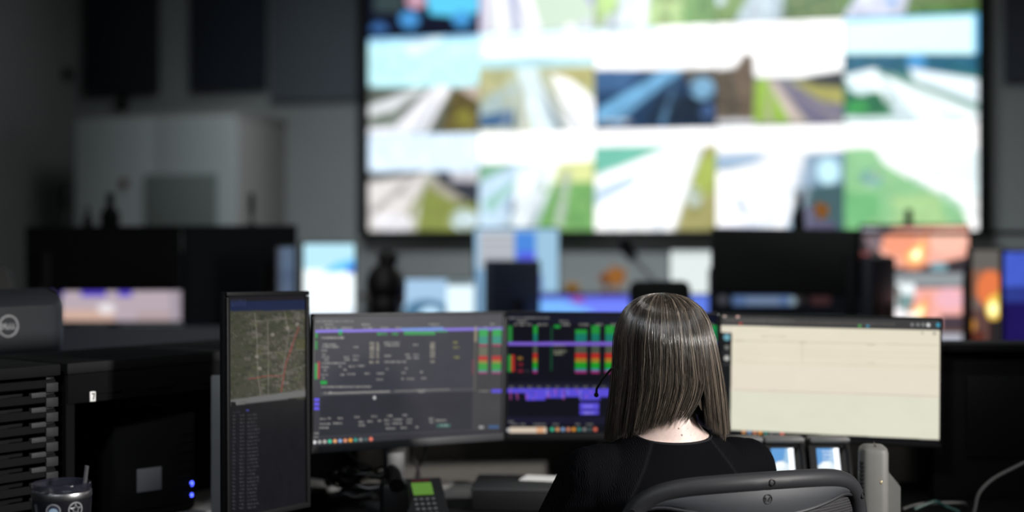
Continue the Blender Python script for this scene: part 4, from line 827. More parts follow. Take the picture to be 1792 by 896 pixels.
def d_strip(c):
    c.rect(40, 440, 330, 508, (14, 12, 24)); c.poly([(40, 510), (330, 512), (330, 566), (40, 566)], (190, 174, 184)); 
    for x0, x1 in ((88, 110), (140, 186), (206, 232)): c.rect(x0, 500, x1, 521, (88, 70, 205))
    c.rect(100, 545, 200, 566, (215, 180, 165)); c.blob(186, 543, 16, 10, (230, 224, 228), 1.1); c.rect(240, 548, 300, 566, (185, 165, 168)); c.rect(300, 512, 330, 566, (170, 158, 170))
front('low pale pinkish screen with violet tabs under the black monitor backs', 60, 320, 6.42, 6.42, 440, 566, C1, d_strip, (160, 150, 160), .95)
def d_sliver(c):
    c.rect(470, 420, 520, 470, (75, 95, 120)); c.rect(470, 470, 520, 700, (66, 78, 105)); c.rect(470, 420, 490, 700, (48, 44, 52))
front('thin bluish screen seen almost edge-on beside the black monitor back', 481, 517, 5.30, 5.52, 430, 660, C1, d_sliver, (70, 85, 115), .8, res=(30, 60))
def d_port(c):
    c.rect(520, 420, 630, 470, (176, 220, 235), 1.15); c.rect(520, 470, 630, 700, (240, 250, 252), 1.25); c.poly([(560, 476), (590, 458), (625, 450), (625, 474)], (105, 195, 250), 1.1); c.blob(616, 470, 9, 9, (70, 130, 225)); c.rect(520, 540, 630, 560, (225, 238, 250), 1.1)
front('bright portrait monitor with a blue swoosh on a pale page', 528, 623, 6.15, 6.30, 424, 660, C2, d_port, (230, 240, 245), 1.1, res=(60, 110))
def d_mid(c):
    c.rect(700, 480, 840, 520, (165, 198, 228)); c.blob(745, 545, 40, 22, (80, 120, 150)); c.blob(752, 552, 20, 16, (185, 218, 242), 1.1); c.rect(782, 498, 832, 560, (220, 240, 248), 1.15); c.rect(782, 486, 830, 498, (110, 125, 130)); c.rect(700, 560, 840, 640, (150, 190, 215))
front('low light-blue screen beside the dark-clothed person', 704, 834, 6.55, 6.62, 486, 610, C2, d_mid, (160, 195, 225), 1.1)
def d_tall(c):
    c.rect(820, 395, 990, 700, (155, 195, 225)); c.rect(836, 402, 902, 470, (196, 200, 208))
    for k in range(5): c.rect(838, 410+12*k, 900, 415+12*k, (150, 156, 166), 1, .7)
    c.rect(900, 404, 938, 462, (78, 140, 225)); c.rect(906, 440, 938, 466, (92, 100, 235)); c.rect(942, 402, 985, 700, (160, 200, 226)); c.rect(826, 470, 842, 700, (120, 160, 195)); c.rect(940, 480, 950, 540, (90, 110, 200)); c.rect(940, 510, 985, 560, (120, 160, 190))
front('tall pale page screen under the video wall frame with a blue block', 828, 980, 6.72, 6.78, 398, 600, C2, d_tall, (160, 195, 225), 1.0)
def d_violet(c):
    c.rect(930, 510, 1250, 700, (112, 130, 250), 1.1); c.poly([(930, 520), (980, 522), (1040, 545), (1050, 700), (930, 700)], (118, 178, 250), 1.15); c.rect(930, 510, 1250, 522, (92, 92, 205)); c.blob(1010, 522, 12, 6, (160, 70, 150)); c.rect(1205, 515, 1250, 600, (100, 130, 235))
front('wide blue-violet screen behind the seated woman\'s head', 938, 1244, 6.40, 6.40, 514, 640, C2, d_violet, (110, 130, 245), 1.0, res=(140, 60))
def d_white(c):
    c.rect(1160, 430, 1340, 700, (222, 232, 230), 1.1); c.rect(1160, 430, 1340, 445, (205, 215, 214))
front('blank white screen standing between the dark headrest and the large black monitor back', 1170, 1330, 6.75, 6.70, 436, 600, C2, d_white, (220, 230, 228), 1.0)
def d_low(c):
    c.rect(1230, 450, 1520, 600, (12, 14, 18)); c.rect(1280, 519, 1390, 538, (84, 108, 150)); c.rect(1305, 522, 1365, 536, (110, 128, 155)); c.blob(1388, 529, 8, 8, (130, 150, 160)); c.blob(1262, 527, 9, 9, (70, 72, 80)); c.rect(1420, 520, 1455, 536, (60, 38, 40)); c.blob(1402, 527, 8, 8, (44, 40, 40))
front('dark screen with a bluish bar below the large black monitor back', 1240, 1512, 5.95, 5.90, 470, 556, C3, d_low, (14, 15, 18), 1.0)
def flame(c, x, y, s, sq=1.0):
    for k, (q, col, g) in enumerate(((2.6, (228, 150, 118), 1.0), (1.9, (242, 158, 104), 1.05), (1.35, (252, 190, 100), 1.15), (.95, (255, 225, 150), 1.4), (.55, (255, 250, 220), 1.9))):
        pts = [(x-s*q*.8*sq, y+s*q*.25), (x-s*q*.45*sq, y-s*q*.35), (x+s*q*.15*sq, y-s*q*.7), (x+s*q*.55*sq, y-s*q*1.25), (x+s*q*.6*sq, y-s*q*.3), (x+s*q*.45*sq, y+s*q*.45), (x, y+s*q*.7), (x-s*q*.5*sq, y+s*q*.6)]
        c.poly(pts, col, g, .65)
def d_fire1(c):
    c.rect(1490, 380, 1710, 700, (55, 50, 52)); c.poly([(1530, 398), (1700, 392), (1700, 448), (1640, 462), (1560, 470), (1530, 430)], (232, 168, 150), 1.05); c.poly([(1500, 396), (1560, 396), (1550, 430), (1520, 440)], (120, 105, 110)); c.rect(1505, 396, 1535, 408, (160, 160, 172))
    c.blob(1575, 425, 34, 26, (232, 150, 120)); c.blob(1660, 420, 34, 26, (240, 185, 165)); flame(c, 1604, 446, 17); c.rect(1625, 464, 1700, 700, (58, 52, 58)); c.blob(1645, 468, 16, 10, (120, 155, 165)); c.blob(1552, 470, 8, 16, (215, 140, 80)); c.rect(1500, 440, 1522, 490, (120, 66, 66))
front('upper fire picture screen under the video wall corner', 1504, 1698, 6.22, 6.15, 393, 530, C3, d_fire1, (60, 55, 56), 1.25)
def d_fire2(c):
    c.rect(1540, 470, 1700, 700, (66, 56, 62)); c.rect(1540, 474, 1700, 500, (142, 148, 152)); c.rect(1548, 500, 1602, 560, (190, 200, 205)); c.rect(1568, 494, 1602, 515, (226, 235, 238), 1.1); c.poly([(1566, 500), (1574, 500), (1580, 545), (1570, 545)], (110, 105, 95)); c.rect(1574, 516, 1600, 546, (120, 150, 150)); c.rect(1548, 540, 1580, 560, (240, 236, 238), 1.2)
    c.poly([(1602, 504), (1690, 502), (1688, 548), (1640, 580), (1590, 580)], (235, 170, 162), 1.05); c.blob(1665, 522, 26, 20, (235, 180, 190)); flame(c, 1610, 546, 13); c.blob(1596, 552, 12, 5, (250, 245, 235), 1.3); c.rect(1648, 552, 1700, 590, (70, 60, 68)); c.rect(1640, 584, 1690, 602, (168, 170, 182)); c.rect(1690, 584, 1700, 640, (60, 48, 50)); c.rect(1640, 578, 1690, 584, (96, 66, 48))
front('lower fire picture screen with a grey header strip', 1549, 1697, 5.92, 5.80, 475, 668, C3, d_fire2, (70, 60, 64), 1.15, post_x=-.07, base=(.16, .14), bez=.006, res=(90, 130))
def d_fire3(c):
    c.rect(1690, 420, 1765, 470, (100, 96, 92)); c.rect(1690, 470, 1765, 520, (140, 96, 76)); c.rect(1690, 540, 1765, 700, (92, 66, 62)); c.blob(1732, 505, 24, 34, (225, 120, 72)); c.blob(1740, 540, 16, 24, (235, 190, 80), 1.15); c.blob(1738, 542, 9, 13, (250, 245, 170), 1.5); c.blob(1753, 520, 6, 18, (190, 190, 60)); c.rect(1732, 562, 1746, 700, (22, 20, 24)); c.blob(1699, 568, 9, 11, (190, 130, 60)); c.rect(1690, 580, 1722, 610, (90, 44, 34)); c.rect(1746, 562, 1765, 700, (70, 66, 66))
front('slim angled screen with a yellow flame beside the blue monitor', 1698, 1758, 5.55, 5.82, 434, 668, C3, d_fire3, (110, 96, 90), 1.1, post_x=.05, base=(.14, .12), res=(50, 110))
def d_blue(c):
    c.rect(1750, 430, 1900, 520, (72, 96, 205)); c.rect(1750, 500, 1900, 536, (48, 60, 140)); c.rect(1750, 528, 1900, 720, (30, 22, 86)); c.noise(.1, 4, 9)
front('tall blue-lit monitor at the photo edge beside the slim fire screen', 1753, 1850, 5.30, 5.36, 438, 690, C3, d_blue, (60, 80, 180), 1.0, res=(60, 110))
# ---- things standing on the far consoles
def pole(px, y0, d, w_, label, z0):
    p = at(px, y0, d); r = thing('signal_light', label, 'signal light', (p.x, d, z0)); h = p.z-z0
    m = MB(); m.lathe([(w_*1.2, 0), (w_*1.2, .012), (w_*.5, .016)], n=16); m.build('base', M_blk2, r)
    m = MB(); m.tube([(0, 0, .012), (0, 0, h*.45)], w_*.42, 12); m.build('pole', M_blk2, r)
    m = MB(); m.lathe([(w_*.62, h*.42), (w_*.66, h*.45), (w_*.66, h*.96), (w_*.5, h)], n=18); m.build('lamp_tube', M_blk, r)
pole(113, 322, 6.05, .026, 'thick dark signal light rising near the room corner over the black backs', 1.452)
pole(440, 338, 6.05, .019, 'slim dark signal light before the pale cabinet side', 1.452)
def bottle(px, y0, d, w_, label, z0, mats, nm='bottle'):
    p = at(px, y0, d); h = p.z-z0; r = thing(nm, label, 'bottle', (p.x, d, z0))
    m = MB(); m.lathe([(w_*.9, 0), (w_, .006), (w_, h*.42), (w_*.45, h*.62), (w_*.36, h*.85)], n=24); m.build('body', mats[0], r)
    m = MB(); m.lathe([(w_*.44, h*.82), (w_*.44, h*.99), (w_*.3, h)], n=18); m.build('cap', mats[1], r)
    return r
bottle(193, 338, 6.04, .040, 'black bottle with a narrow neck standing over the black monitor backs', 1.452, (M_blk, M_blk))
bottle(154, 362, 6.06, .022, 'small dim grey bottle between the thick signal light and the black bottle', 1.452, (M_blk2, M_blk2))
bt = bottle(1400, 340, 6.03, .032, 'dark bottle with a dull red cap on the large black monitor back side', 1.437, (M_blk, mat('maroon_plastic', (.06, .012, .014), .5)))
tin = MB(); tin.box((0, 0, .05), (.10, .03, .07+.03), .006)
def cup(px, d, z0, w_, h, m, label):
    p = at(px, 400, d); r = thing('cup', label, 'cup', (p.x, d, z0)); mm = MB(); mm.lathe([(w_*.8, 0), (w_, h), (w_*.9, h), (w_*.72, .006)], n=24, cap=True); mm.build('body', m, r)
    mm = MB(); mm.tube([(w_*.85, 0, h*.8), (w_*1.35, 0, h*.75), (w_*1.35, 0, h*.35), (w_*.82, 0, h*.25)], .004, 8); mm.build('handle', m, r); return r
cup(1416, 5.99, 1.437, .022, .10, mat('lavender_plastic', (.42, .40, .58), .5), 'pale lavender cup between the dark bottle and the orange leaf ornament')
def leaf(px, py, d, s, z0, m, label, m2=None):
    """thick felt autumn leaf standing on a little stem and foot"""
    p = at(px, py, d); r = thing('leaf_ornament', label, 'ornament', (p.x, d, z0)); hc = p.z-z0
    pts = []
    for k in range(22):
        a = 2*PI*k/22-PI/2; q = (1.0 if k % 4 == 0 else .62 if k % 2 else .8); q *= 1+.12*math.sin(a)
        pts.append((q*s*math.cos(a), hc+q*s*math.sin(a)))
    mm = MB(); mm.extrude(pts, 0, .022, Matrix.Translation((0, -.011, 0))); mm.build('leaf', m, r, smooth=0)
    mm = MB(); mm.tube([(0, 0, .004), (0, 0, max(.02, hc-s*.5))], .005, 8); mm.build('stem', M_brown, r)
    mm = MB(); mm.lathe([(.03, 0), (.03, .006), (.012, .01)], n=18); mm.build('foot', M_brown, r); return r
leaf(1436, 371, 6.06, .046, 1.437, M_orange, 'orange leaf ornament beside the dark bottle over the large black monitor back')
bx = MB(); bx.box((0, 0, .02), (.10, .06, .04), .008); o = bx.build('trinket_box', mat('lilac_card', (.30, .26, .44), .6), None); o.location = (at(1440, 390, 5.95).x, 5.98-.02, 1.437); tag(o, 'low lilac box at the foot of the orange leaf ornament', 'box')
leaf(1078, 486, 6.95, .062, 1.135, M_orange, 'large orange leaf ornament over the blue-violet screen')
leaf(1060, 489, 7.0, .042, 1.135, M_brown, 'rust brown leaf ornament leaning by the large orange one')
def pumpkin(px, d, z0, s, m, label):
    p = at(px, 500, d); r = thing('pumpkin_ornament', label, 'ornament', (p.x, d, z0)); mm = MB()
    prof = [(s*.25, 0), (s*.75, s*.12), (s, s*.6), (s*.9, s*1.1), (s*.5, s*1.4), (s*.12, s*1.32)]; rings = []
    for r_, z_ in prof: rings.append([Vector((r_*(1+.07*math.cos(8*t))*math.cos(t), r_*(1+.07*math.cos(8*t))*math.sin(t), z_)) for t in [2*PI*k/48 for k in range(48)]])
    mm.loft(rings); mm.build('fruit', m, r); mm = MB(); mm.tube([(0, 0, s*1.25), (s*.05, 0, s*1.6), (s*.18, 0, s*1.8)], [s*.12, s*.09, s*.08], 8); mm.build('stalk', M_brown, r)
pumpkin(1001, 6.92, 1.135, .036, M_yel, 'small amber pumpkin ornament over the blue-violet screen')
wc = thing('webcam', 'small dark webcam on top of the upper fire picture screen', 'webcam', at(1590, 394, 6.22)); wc.location.z += 0
m_ = MB(); m_.box((0, 0, .035), (.028, .03, .07), .008); m_.build('body', M_blk, wc); m_ = MB(); m_.lathe([(.008, 0), (.008, .006)], (0, -.014, .05), 14, M=Matrix.Rotation(PI/2, 4, 'X')); m_.build('lens', M_blk2, wc); m_ = MB(); m_.box((0, .01, .004), (.05, .03, .008), .002); m_.build('clip', M_blk2, wc)
# desk lamp with a jointed arm
p0 = at(1088, 416, 6.6); lp = thing('desk_lamp', 'dark jointed desk lamp reaching up to the video wall frame', 'lamp', (at(1150, 500, 6.6).x, 6.75, .78))
def lr(p): return Vector(p)-Vector(lp.location)
m_ = MB(); m_.lathe([(.09, 0), (.09, .015), (.03, .022)], n=28); m_.build('base', M_blk, lp)
m_ = MB(); m_.tube([(0, 0, .015), lr(at(1146, 492, 6.70))], .010, 10); m_.tube([lr(at(1146, 492, 6.70)), lr(at(1104, 446, 6.66))], .010, 10); m_.build('arm', M_mgrey, lp)
m_ = MB(); m_.tube([lr(at(1108, 452, 6.66)), lr(at(1098, 436, 6.64)), lr(at(1090, 414, 6.62))], [.022, .034, .026], 14); m_.build('lamp_head', M_blk, lp)
# ---- office chairs beyond
def far_chair(name, label, loc, yaw, ztop, headw, headh, wide, m, headrest=True):
    r = thing('office_chair', label, 'chair', (loc[0], loc[1], 0), yaw)
    m_ = MB()
    for k in range(5):
        a = 2*PI*k/5; m_.tube([(0, 0, .10), (.29*math.cos(a), .29*math.sin(a), .075)], [.025, .018], 8)
    m_.build('star_base', M_blk2, r)
    for k in range(5):
        a = 2*PI*k/5; w = MB(); w.lathe([(.012, -.018), (.03, -.018), (.03, .018), (.012, .018)], (.29*math.cos(a), .29*math.sin(a), .032), 14, M=Matrix.Rotation(PI/2, 4, 'X')); w.build('caster', M_blk, r)
    m_ = MB(); m_.tube([(0, 0, .09), (0, 0, .33)], .025, 12); m_.build('gas_lift', M_blk2, r)
    m_ = MB(); m_.box((0, .02, .365), (.50, .48, .07), .033, seg=4); m_.build('seat', m, r)
    bt_ = ztop-(headh+.03 if headrest else 0)
    rings = []
    for t in [q/10 for q in range(11)]:
        z = .55+(bt_-.55)*t; hw = wide/2*(.86+.3*math.sin(PI*min(1, t*.9+.1))-.12*t**4) ; y = -.23-.05*t-.03*math.sin(PI*t)
        rings.append([Vector((hw*(-1+2*k/12), y+.05*(1-(2*k/12-1)**2)*-1+.03, z)) for k in range(13)]+[Vector((hw*(1-2*k/12), y-.05*(1-(1-2*k/12)**2)-.02, z)) for k in range(13)])
    m_ = MB(); m_.loft(rings); m_.build('backrest', m, r)
    if headrest:
        m_ = MB(); m_.box((0, -.30, ztop-headh/2), (headw, .07, headh), .034, seg=5); m_.build('headrest', m, r)
        m_ = MB(); m_.box((0, -.315, bt_-.0), (.06, .02, headh), .006); m_.build('headrest_bracket', M_blk2, r)
    m_ = MB(); m_.tube([(0, -.05, .325), (0, -.30, .36), (0, -.325, .60), (0, -.335, .75)], .022, 8); m_.build('back_bracket', M_blk2, r)
    for sx in (-1, 1):
        m_ = MB(); m_.tube([(sx*.20, 0, .345), (sx*.30, 0, .36), (sx*.30, .0, .56)], .016, 8); m_.box((sx*.30, .03, .575), (.08, .25, .03), .013); m_.build('armrest', M_blk2, r)
    return r
M_dch = mat('olive_black_mesh', (.012, .0125, .011), .8, bump=.4, bscale=600)
far_chair('office_chair', 'dark office chair with a rounded headrest beyond the seated woman\'s head', (at(1153, 500, 5.4).x, 5.66), 0.0, CAMZ-(491-HY)/FPX*5.36, .232, .17, .46, M_dch)
far_chair('office_chair', 'black office chair back low at the photo edge before the black monitor backs', (at(-62, 480, 4.7).x, 4.72), .15, CAMZ-(466-HY)/FPX*4.65, .30, .14, .5, M_blk, headrest=False)
# ================================================================== PEOPLE
def remeshed(mb, voxel, smooth_it=6, name='tmp', subdiv_smooth=.5):
    me = mb.mesh(name); o = bpy.data.objects.new(name, me); COL.objects.link(o)
    r = o.modifiers.new('r', 'REMESH'); r.mode = 'VOXEL'; r.voxel_size = voxel; r.use_smooth_shade = True
    if smooth_it: sm = o.modifiers.new('s', 'SMOOTH'); sm.factor = subdiv_smooth; sm.iterations = smooth_it
    bpy.context.view_layer.update(); dg = bpy.context.evaluated_depsgraph_get()
    out = bpy.data.meshes.new_from_object(o.evaluated_get(dg)); bpy.data.objects.remove(o, do_unlink=True); bpy.data.meshes.remove(me)
    return out
def ering(c, a, b, z, p=2.0, n=40):
    e = 2/p
    return [Vector((c[0]+a*math.copysign(abs(math.cos(t))**e, math.cos(t)), c[1]+b*math.copysign(abs(math.sin(t))**e, math.sin(t)), z)) for t in [2*PI*k/n for k in range(n)]]
def limb(mb, pts, rad, n=16):
    """smooth tapered limb through its joints with rounded ends"""
    P = []; R = []
    for i in range(len(pts)-1):
        for k in range(6): t = k/6; P.append(Vector(pts[i]).lerp(Vector(pts[i+1]), t)); R.append(rad[i]*(1-t)+rad[i+1]*t)
    P.append(Vector(pts[-1])); R.append(rad[-1])
    mb.tube(P, R, n); mb.ellipsoid(P[0], [R[0]]*3, 12); mb.ellipsoid(P[-1], [R[-1]]*3, 12)
def hand(mb, wrist, fwd, up, side, infl=0.0, curl=.5):
    """palm, four unequal bent fingers and a thumb leaving the side of the palm; side = +1 thumb towards +right"""
    wrist, f, u = Vector(wrist), Vector(fwd).normalized(), Vector(up).normalized(); u = (u-f*u.dot(f)).normalized(); r = f.cross(u)
    M = Matrix((r, f, u)).transposed()
    mb.ellipsoid(wrist+f*.045, (.040+infl, .054+infl, .015+infl), 14, M)
    L = (.066, .076, .071, .055); X = (.028, .010, -.009, -.027)
    for l, x in zip(L, X):
        p = wrist+f*.080+r*(x*side); a = .25*curl; pts = [p-f*.012]; d = f
        for s_, b_ in ((.45, .3), (.31, .75), (.24, .6)):
            ang = b_*curl; d = (d*math.cos(ang)-u*math.sin(ang)).normalized(); pts.append(pts[-1]+d*l*s_*1.12)
        mb.tube(pts, [.0088, .0086, .0078, .0066], 10); mb.ellipsoid(pts[-1], [.0066]*3, 8)
    p = wrist+f*.025+r*(.030*side); d = (f*.75+r*side*.75-u*.2).normalized(); d2 = (f*.95+r*side*.25-u*.25).normalized()
    pts = [p-d*.015, p+d*.026, p+d*.026+d2*.030, p+d*.026+d2*.052]
    mb.tube(pts, [.013, .0108, .0096, .0076], 10); mb.ellipsoid(pts[-1], [.0076]*3, 8)
TORSO = [(.40, .165, .115, -.005), (.44, .182, .125, 0), (.52, .176, .118, 0), (.60, .158, .105, .008), (.68, .148, .102, .014), (.76, .156, .108, .020), (.84, .170, .112, .026), (.90, .180, .106, .030), (.945, .184, .094, .032), (.975, .172, .082, .032), (.995, .145, .073, .032), (1.012, .108, .066, .032), (1.028, .076, .061, .033), (1.046, .060, .057, .036), (1.07, .054, .055, .042), (1.10, .053, .055, .050), (1.13, .054, .056, .058)]
HY_ = .070                                           # head axis forward of the hips
def torso(mb, infl, zmax=9.9):
    rings = [ering((0, cy), a+infl, b+infl, z, 2.25 if z < .98 else 2.0) for z, a, b, cy in TORSO if z <= zmax]
    mb.loft(rings)
ARM_L = [(-.168, .030, .950), (-.262, .115, .735), (-.085, .335, .838)]
ARM_R = [(.168, .030, .950), (.262, .090, .722), (.165, .320, .838)]
def body_parts(mb, infl, arms=True, legs=True, zt=9.9, armcut=1.0):
    torso(mb, infl, zt)
    for A in (ARM_L, ARM_R):
        w = Vector(A[1]).lerp(Vector(A[2]), armcut)
        limb(mb, [A[0], A[1], w], [.054+infl, .041+infl, (.041+(.026-.041)*armcut)+infl])
        mb.ellipsoid((A[0][0]*.84, .032, .945), (.075+infl, .062+infl, .062+infl), 16)
def head_parts(mb, yaw):
    R = Matrix.Rotation(yaw, 4, 'Z'); c = Vector((0, HY_, 0))
    def H(x, y, z): return c+R.to_3x3() @ Vector((x, y, 0))+Vector((0, 0, z))
    mb.ellipsoid(H(0, -.012, 1.205), (.0745, .092, .086), 28, R); mb.ellipsoid(H(0, .030, 1.165), (.064, .062, .085), 24, R)
    mb.ellipsoid(H(0, .052, 1.112), (.042, .042, .034), 20, R); mb.ellipsoid(H(0, .082, 1.094), (.019, .015, .014), 14, R)
    mb.tube([H(0, .086, 1.19), H(0, .100, 1.165), H(0, .107, 1.150)], [.008, .010, .012], 12); mb.ellipsoid(H(0, .108, 1.149), (.012, .011, .009), 12, R)
    for s in (-1, 1):
        mb.ellipsoid(H(s*.010, .098, 1.147), (.008, .009, .007), 10, R); mb.ellipsoid(H(s*.040, .068, 1.152), (.020, .018, .018), 14, R)
        mb.ellipsoid(H(s*.030, .080, 1.200), (.022, .010, .008), 12, R); mb.ellipsoid(H(s*.029, .0755, 1.182), (.0125, .012, .011), 14, R)
        E = R @ Matrix.Rotation(s*.35, 4, 'Z'); mb.ellipsoid(H(s*.076, -.006, 1.172), (.007, .018, .030), 14, E); mb.ellipsoid(H(s*.073, .004, 1.148), (.006, .009, .011), 10, E)
    mb.ellipsoid(H(0, .092, 1.124), (.021, .011, .0055), 14, R); mb.ellipsoid(H(0, .090, 1.114), (.019, .011, .006), 14, R)
    return H
WX, WY, WYW = .318, 2.75, math.radians(20)
HYW = math.radians(10)                               # head turned a little further than the body
woman = thing('person', 'seated woman seen from behind with long straight brown hair and a black top', 'person', (WX, WY, 0), WYW)
mb = MB(); body_parts(mb, 0.0); HH_ = head_parts(mb, HYW)
for A, s in ((ARM_L, 1), (ARM_R, -1)):
    d = (Vector(A[2])-Vector(A[1])); d.z = -.02; hand(mb, Vector(A[2]), d, (0, 0, 1), s, curl=.32)
for s in (-1, 1):
    limb(mb, [(s*.090, .03, .505), (s*.115, .440, .515), (s*.120, .420, .11)], [.082, .056, .036]); limb(mb, [(s*.120, .42, .085), (s*.13, .56, .055)], [.036, .030])
skin = remeshed(mb, .0042, 5)
co_ = np.empty(len(skin.vertices)*3, np.float32); skin.vertices.foreach_get('co', co_); co_ = co_.reshape(-1, 3)
cl = np.ones((len(co_), 4), np.float32); base = np.array([.345, .265, .238]); cl[:, :3] = base*(1+.05*rng.standard_normal((len(co_), 1)))
def paint(p, r, rgb, k=1.0):
    d = np.linalg.norm(co_-np.array(p, np.float32), axis=1); w = np.clip((r-d)/(r*.35), 0, 1)[:, None]*k
    cl[:, :3] = cl[:, :3]*(1-w)+np.array(rgb)*w
for s in (-1, 1):
    paint(HH_(s*.029, .087, 1.182), .010, (.62, .58, .55)); paint(HH_(s*.029, .0885, 1.182), .0052, (.05, .07, .07)); paint(HH_(s*.030, .090, 1.199), .011, (.08, .055, .04), .8)
for x in (-.013, 0, .013): paint(HH_(x, .098, 1.119), .010, (.42, .17, .15), .8)
ca = skin.color_attributes.new('Col', 'FLOAT_COLOR', 'POINT'); ca.data.foreach_set('color', cl.ravel())
M_skin = attr_mat('skin', .5, .35)
b_ = M_skin.node_tree.nodes['Principled BSDF']; b_.inputs['Subsurface Weight'].default_value = .12; b_.inputs['Subsurface Radius'].default_value = (.012, .005, .003); b_.inputs['Subsurface Scale'].default_value = .5
# two small moles on the nape
sk2 = M_skin.copy(); sk2.name = 'skin_with_moles'; nt = sk2.node_tree; b_ = nt.nodes['Principled BSDF']; tc = nt.nodes.new('ShaderNodeTexCoord'); src = [n for n in nt.nodes if n.type == 'ATTRIBUTE'][0].outputs['Color']
sk_co = np.empty(len(skin.vertices)*3, np.float32); skin.vertices.foreach_get('co', sk_co); sk_co = sk_co.reshape(-1, 3); nape = sk_co[(sk_co[:, 2] > 1.0) & (sk_co[:, 2] < 1.07) & (sk_co[:, 1] < .02)]
for mx_, mz_, mr_ in ((-.006, 1.044, .0017), (-.004, 1.030, .0021), (.016, 1.029, .0009), (.012, 1.043, .0008)):
    q = nape[np.argmin((nape[:, 0]-mx_)**2+(nape[:, 2]-mz_)**2)]
    vd = nt.nodes.new('ShaderNodeVectorMath'); vd.operation = 'DISTANCE'; nt.links.new(tc.outputs['Object'], vd.inputs[0]); vd.inputs[1].default_value = [float(v) for v in q]
    mr = nt.nodes.new('ShaderNodeMapRange'); mr.inputs['From Min'].default_value = mr_*.6; mr.inputs['From Max'].default_value = mr_*1.3; mr.inputs['To Min'].default_value = 1; mr.inputs['To Max'].default_value = 0; nt.links.new(vd.outputs['Value'], mr.inputs['Value'])
    mc = nt.nodes.new('ShaderNodeMix'); mc.data_type = 'RGBA'; nt.links.new(mr.outputs[0], mc.inputs[0]); nt.links.new(src, mc.inputs[6]); mc.inputs[7].default_value = (.07, .03, .025, 1); src = mc.outputs[2]
nt.links.new(src, b_.inputs['Base Color'])
skin.materials.append(sk2); o = bpy.data.objects.new('body', skin); COL.objects.link(o); o.parent = woman
# ---- black top
mb = MB(); body_parts(mb, .0065, zt=1.05, armcut=1.0)
top = remeshed(mb, .0048, 4)
bm = bmesh.new(); bm.from_mesh(top)
bmesh.ops.bisect_plane(bm, geom=bm.verts[:]+bm.edges[:]+bm.faces[:], plane_co=(0, -.03, 1.019), plane_no=(0, -.22, 1), clear_outer=True)
bmesh.ops.bisect_plane(bm, geom=bm.verts[:]+bm.edges[:]+bm.faces[:], plane_co=(0, 0, .435), plane_no=(0, 0, -1), clear_outer=True)
for A in (ARM_L, ARM_R):
    a_, b__ = Vector(A[1]), Vector(A[2]); d = (b__-a_).normalized(); p = a_.lerp(b__, .96)
    dead = [v for v in bm.verts if (v.co-p).dot(d) > 0 and (v.co-p).length < .09]; bmesh.ops.delete(bm, geom=dead, context='VERTS')
bm.to_mesh(top); bm.free()
co_ = np.empty(len(top.vertices)*3, np.float32); top.vertices.foreach_get('co', co_); co_ = co_.reshape(-1, 3)
# lace yokes over both shoulders, bounded by a slanting seam
x_, y_, z_ = co_[:, 0], co_[:, 1], co_[:, 2]
seam = np.abs(x_)-(.062+(1.02-z_)*.62)
lace = (np.clip(seam/.004, 0, 1)*np.clip((z_-.80)/.02, 0, 1)); sm = np.exp(-(seam/.0028)**2)*(z_ > .80)
ca = top.color_attributes.new('Col', 'FLOAT_COLOR', 'POINT'); ca.data.foreach_set('color', np.stack([lace, sm, 0*lace, 1+0*lace], 1).astype(np.float32).ravel())
M_top = bpy.data.materials.new('black_jersey'); M_top.use_nodes = True; nt = M_top.node_tree; b_ = nt.nodes['Principled BSDF']
b_.inputs['Roughness'].default_value = .75; b_.inputs['Specular IOR Level'].default_value = .01; b_.inputs['Sheen Weight'].default_value = 0.0; b_.inputs['Sheen Roughness'].default_value = .5
at_ = nt.nodes.new('ShaderNodeAttribute'); at_.attribute_name = 'Col'; sp = nt.nodes.new('ShaderNodeSeparateColor'); nt.links.new(at_.outputs['Color'], sp.inputs[0])
tc = nt.nodes.new('ShaderNodeTexCoord'); wv = nt.nodes.new('ShaderNodeTexWave'); wv.inputs['Scale'].default_value = 90; wv.inputs['Distortion'].default_value = 14; wv.inputs['Detail'].default_value = 1.5; wv.inputs['Detail Scale'].default_value = .6
nt.links.new(tc.outputs['Object'], wv.inputs['Vector'])
mu = nt.nodes.new('ShaderNodeMath'); mu.operation = 'MULTIPLY'; nt.links.new(wv.outputs['Fac'], mu.inputs[0]); nt.links.new(sp.outputs[0], mu.inputs[1])
mx = nt.nodes.new('ShaderNodeMix'); mx.data_type = 'RGBA'; mx.inputs[6].default_value = (.0018, .0019, .0024, 1); mx.inputs[7].default_value = (.0030, .0031, .0037, 1); nt.links.new(mu.outputs[0], mx.inputs[0])
mx2 = nt.nodes.new('ShaderNodeMix'); mx2.data_type = 'RGBA'; mx2.inputs[7].default_value = (.0050, .0052, .006, 1); nt.links.new(mx.outputs[2], mx2.inputs[6]); nt.links.new(sp.outputs[1], mx2.inputs[0]); nt.links.new(mx2.outputs[2], b_.inputs['Base Color'])
bp = nt.nodes.new('ShaderNodeBump'); bp.inputs['Strength'].default_value = .35; bp.inputs['Distance'].default_value = .002; nt.links.new(mu.outputs[0], bp.inputs['Height']); nt.links.new(bp.outputs[0], b_.inputs['Normal'])
top.materials.append(M_top); top.polygons.foreach_set('use_smooth', [True]*len(top.polygons)); o = bpy.data.objects.new('blouse', top); COL.objects.link(o); o.parent = woman
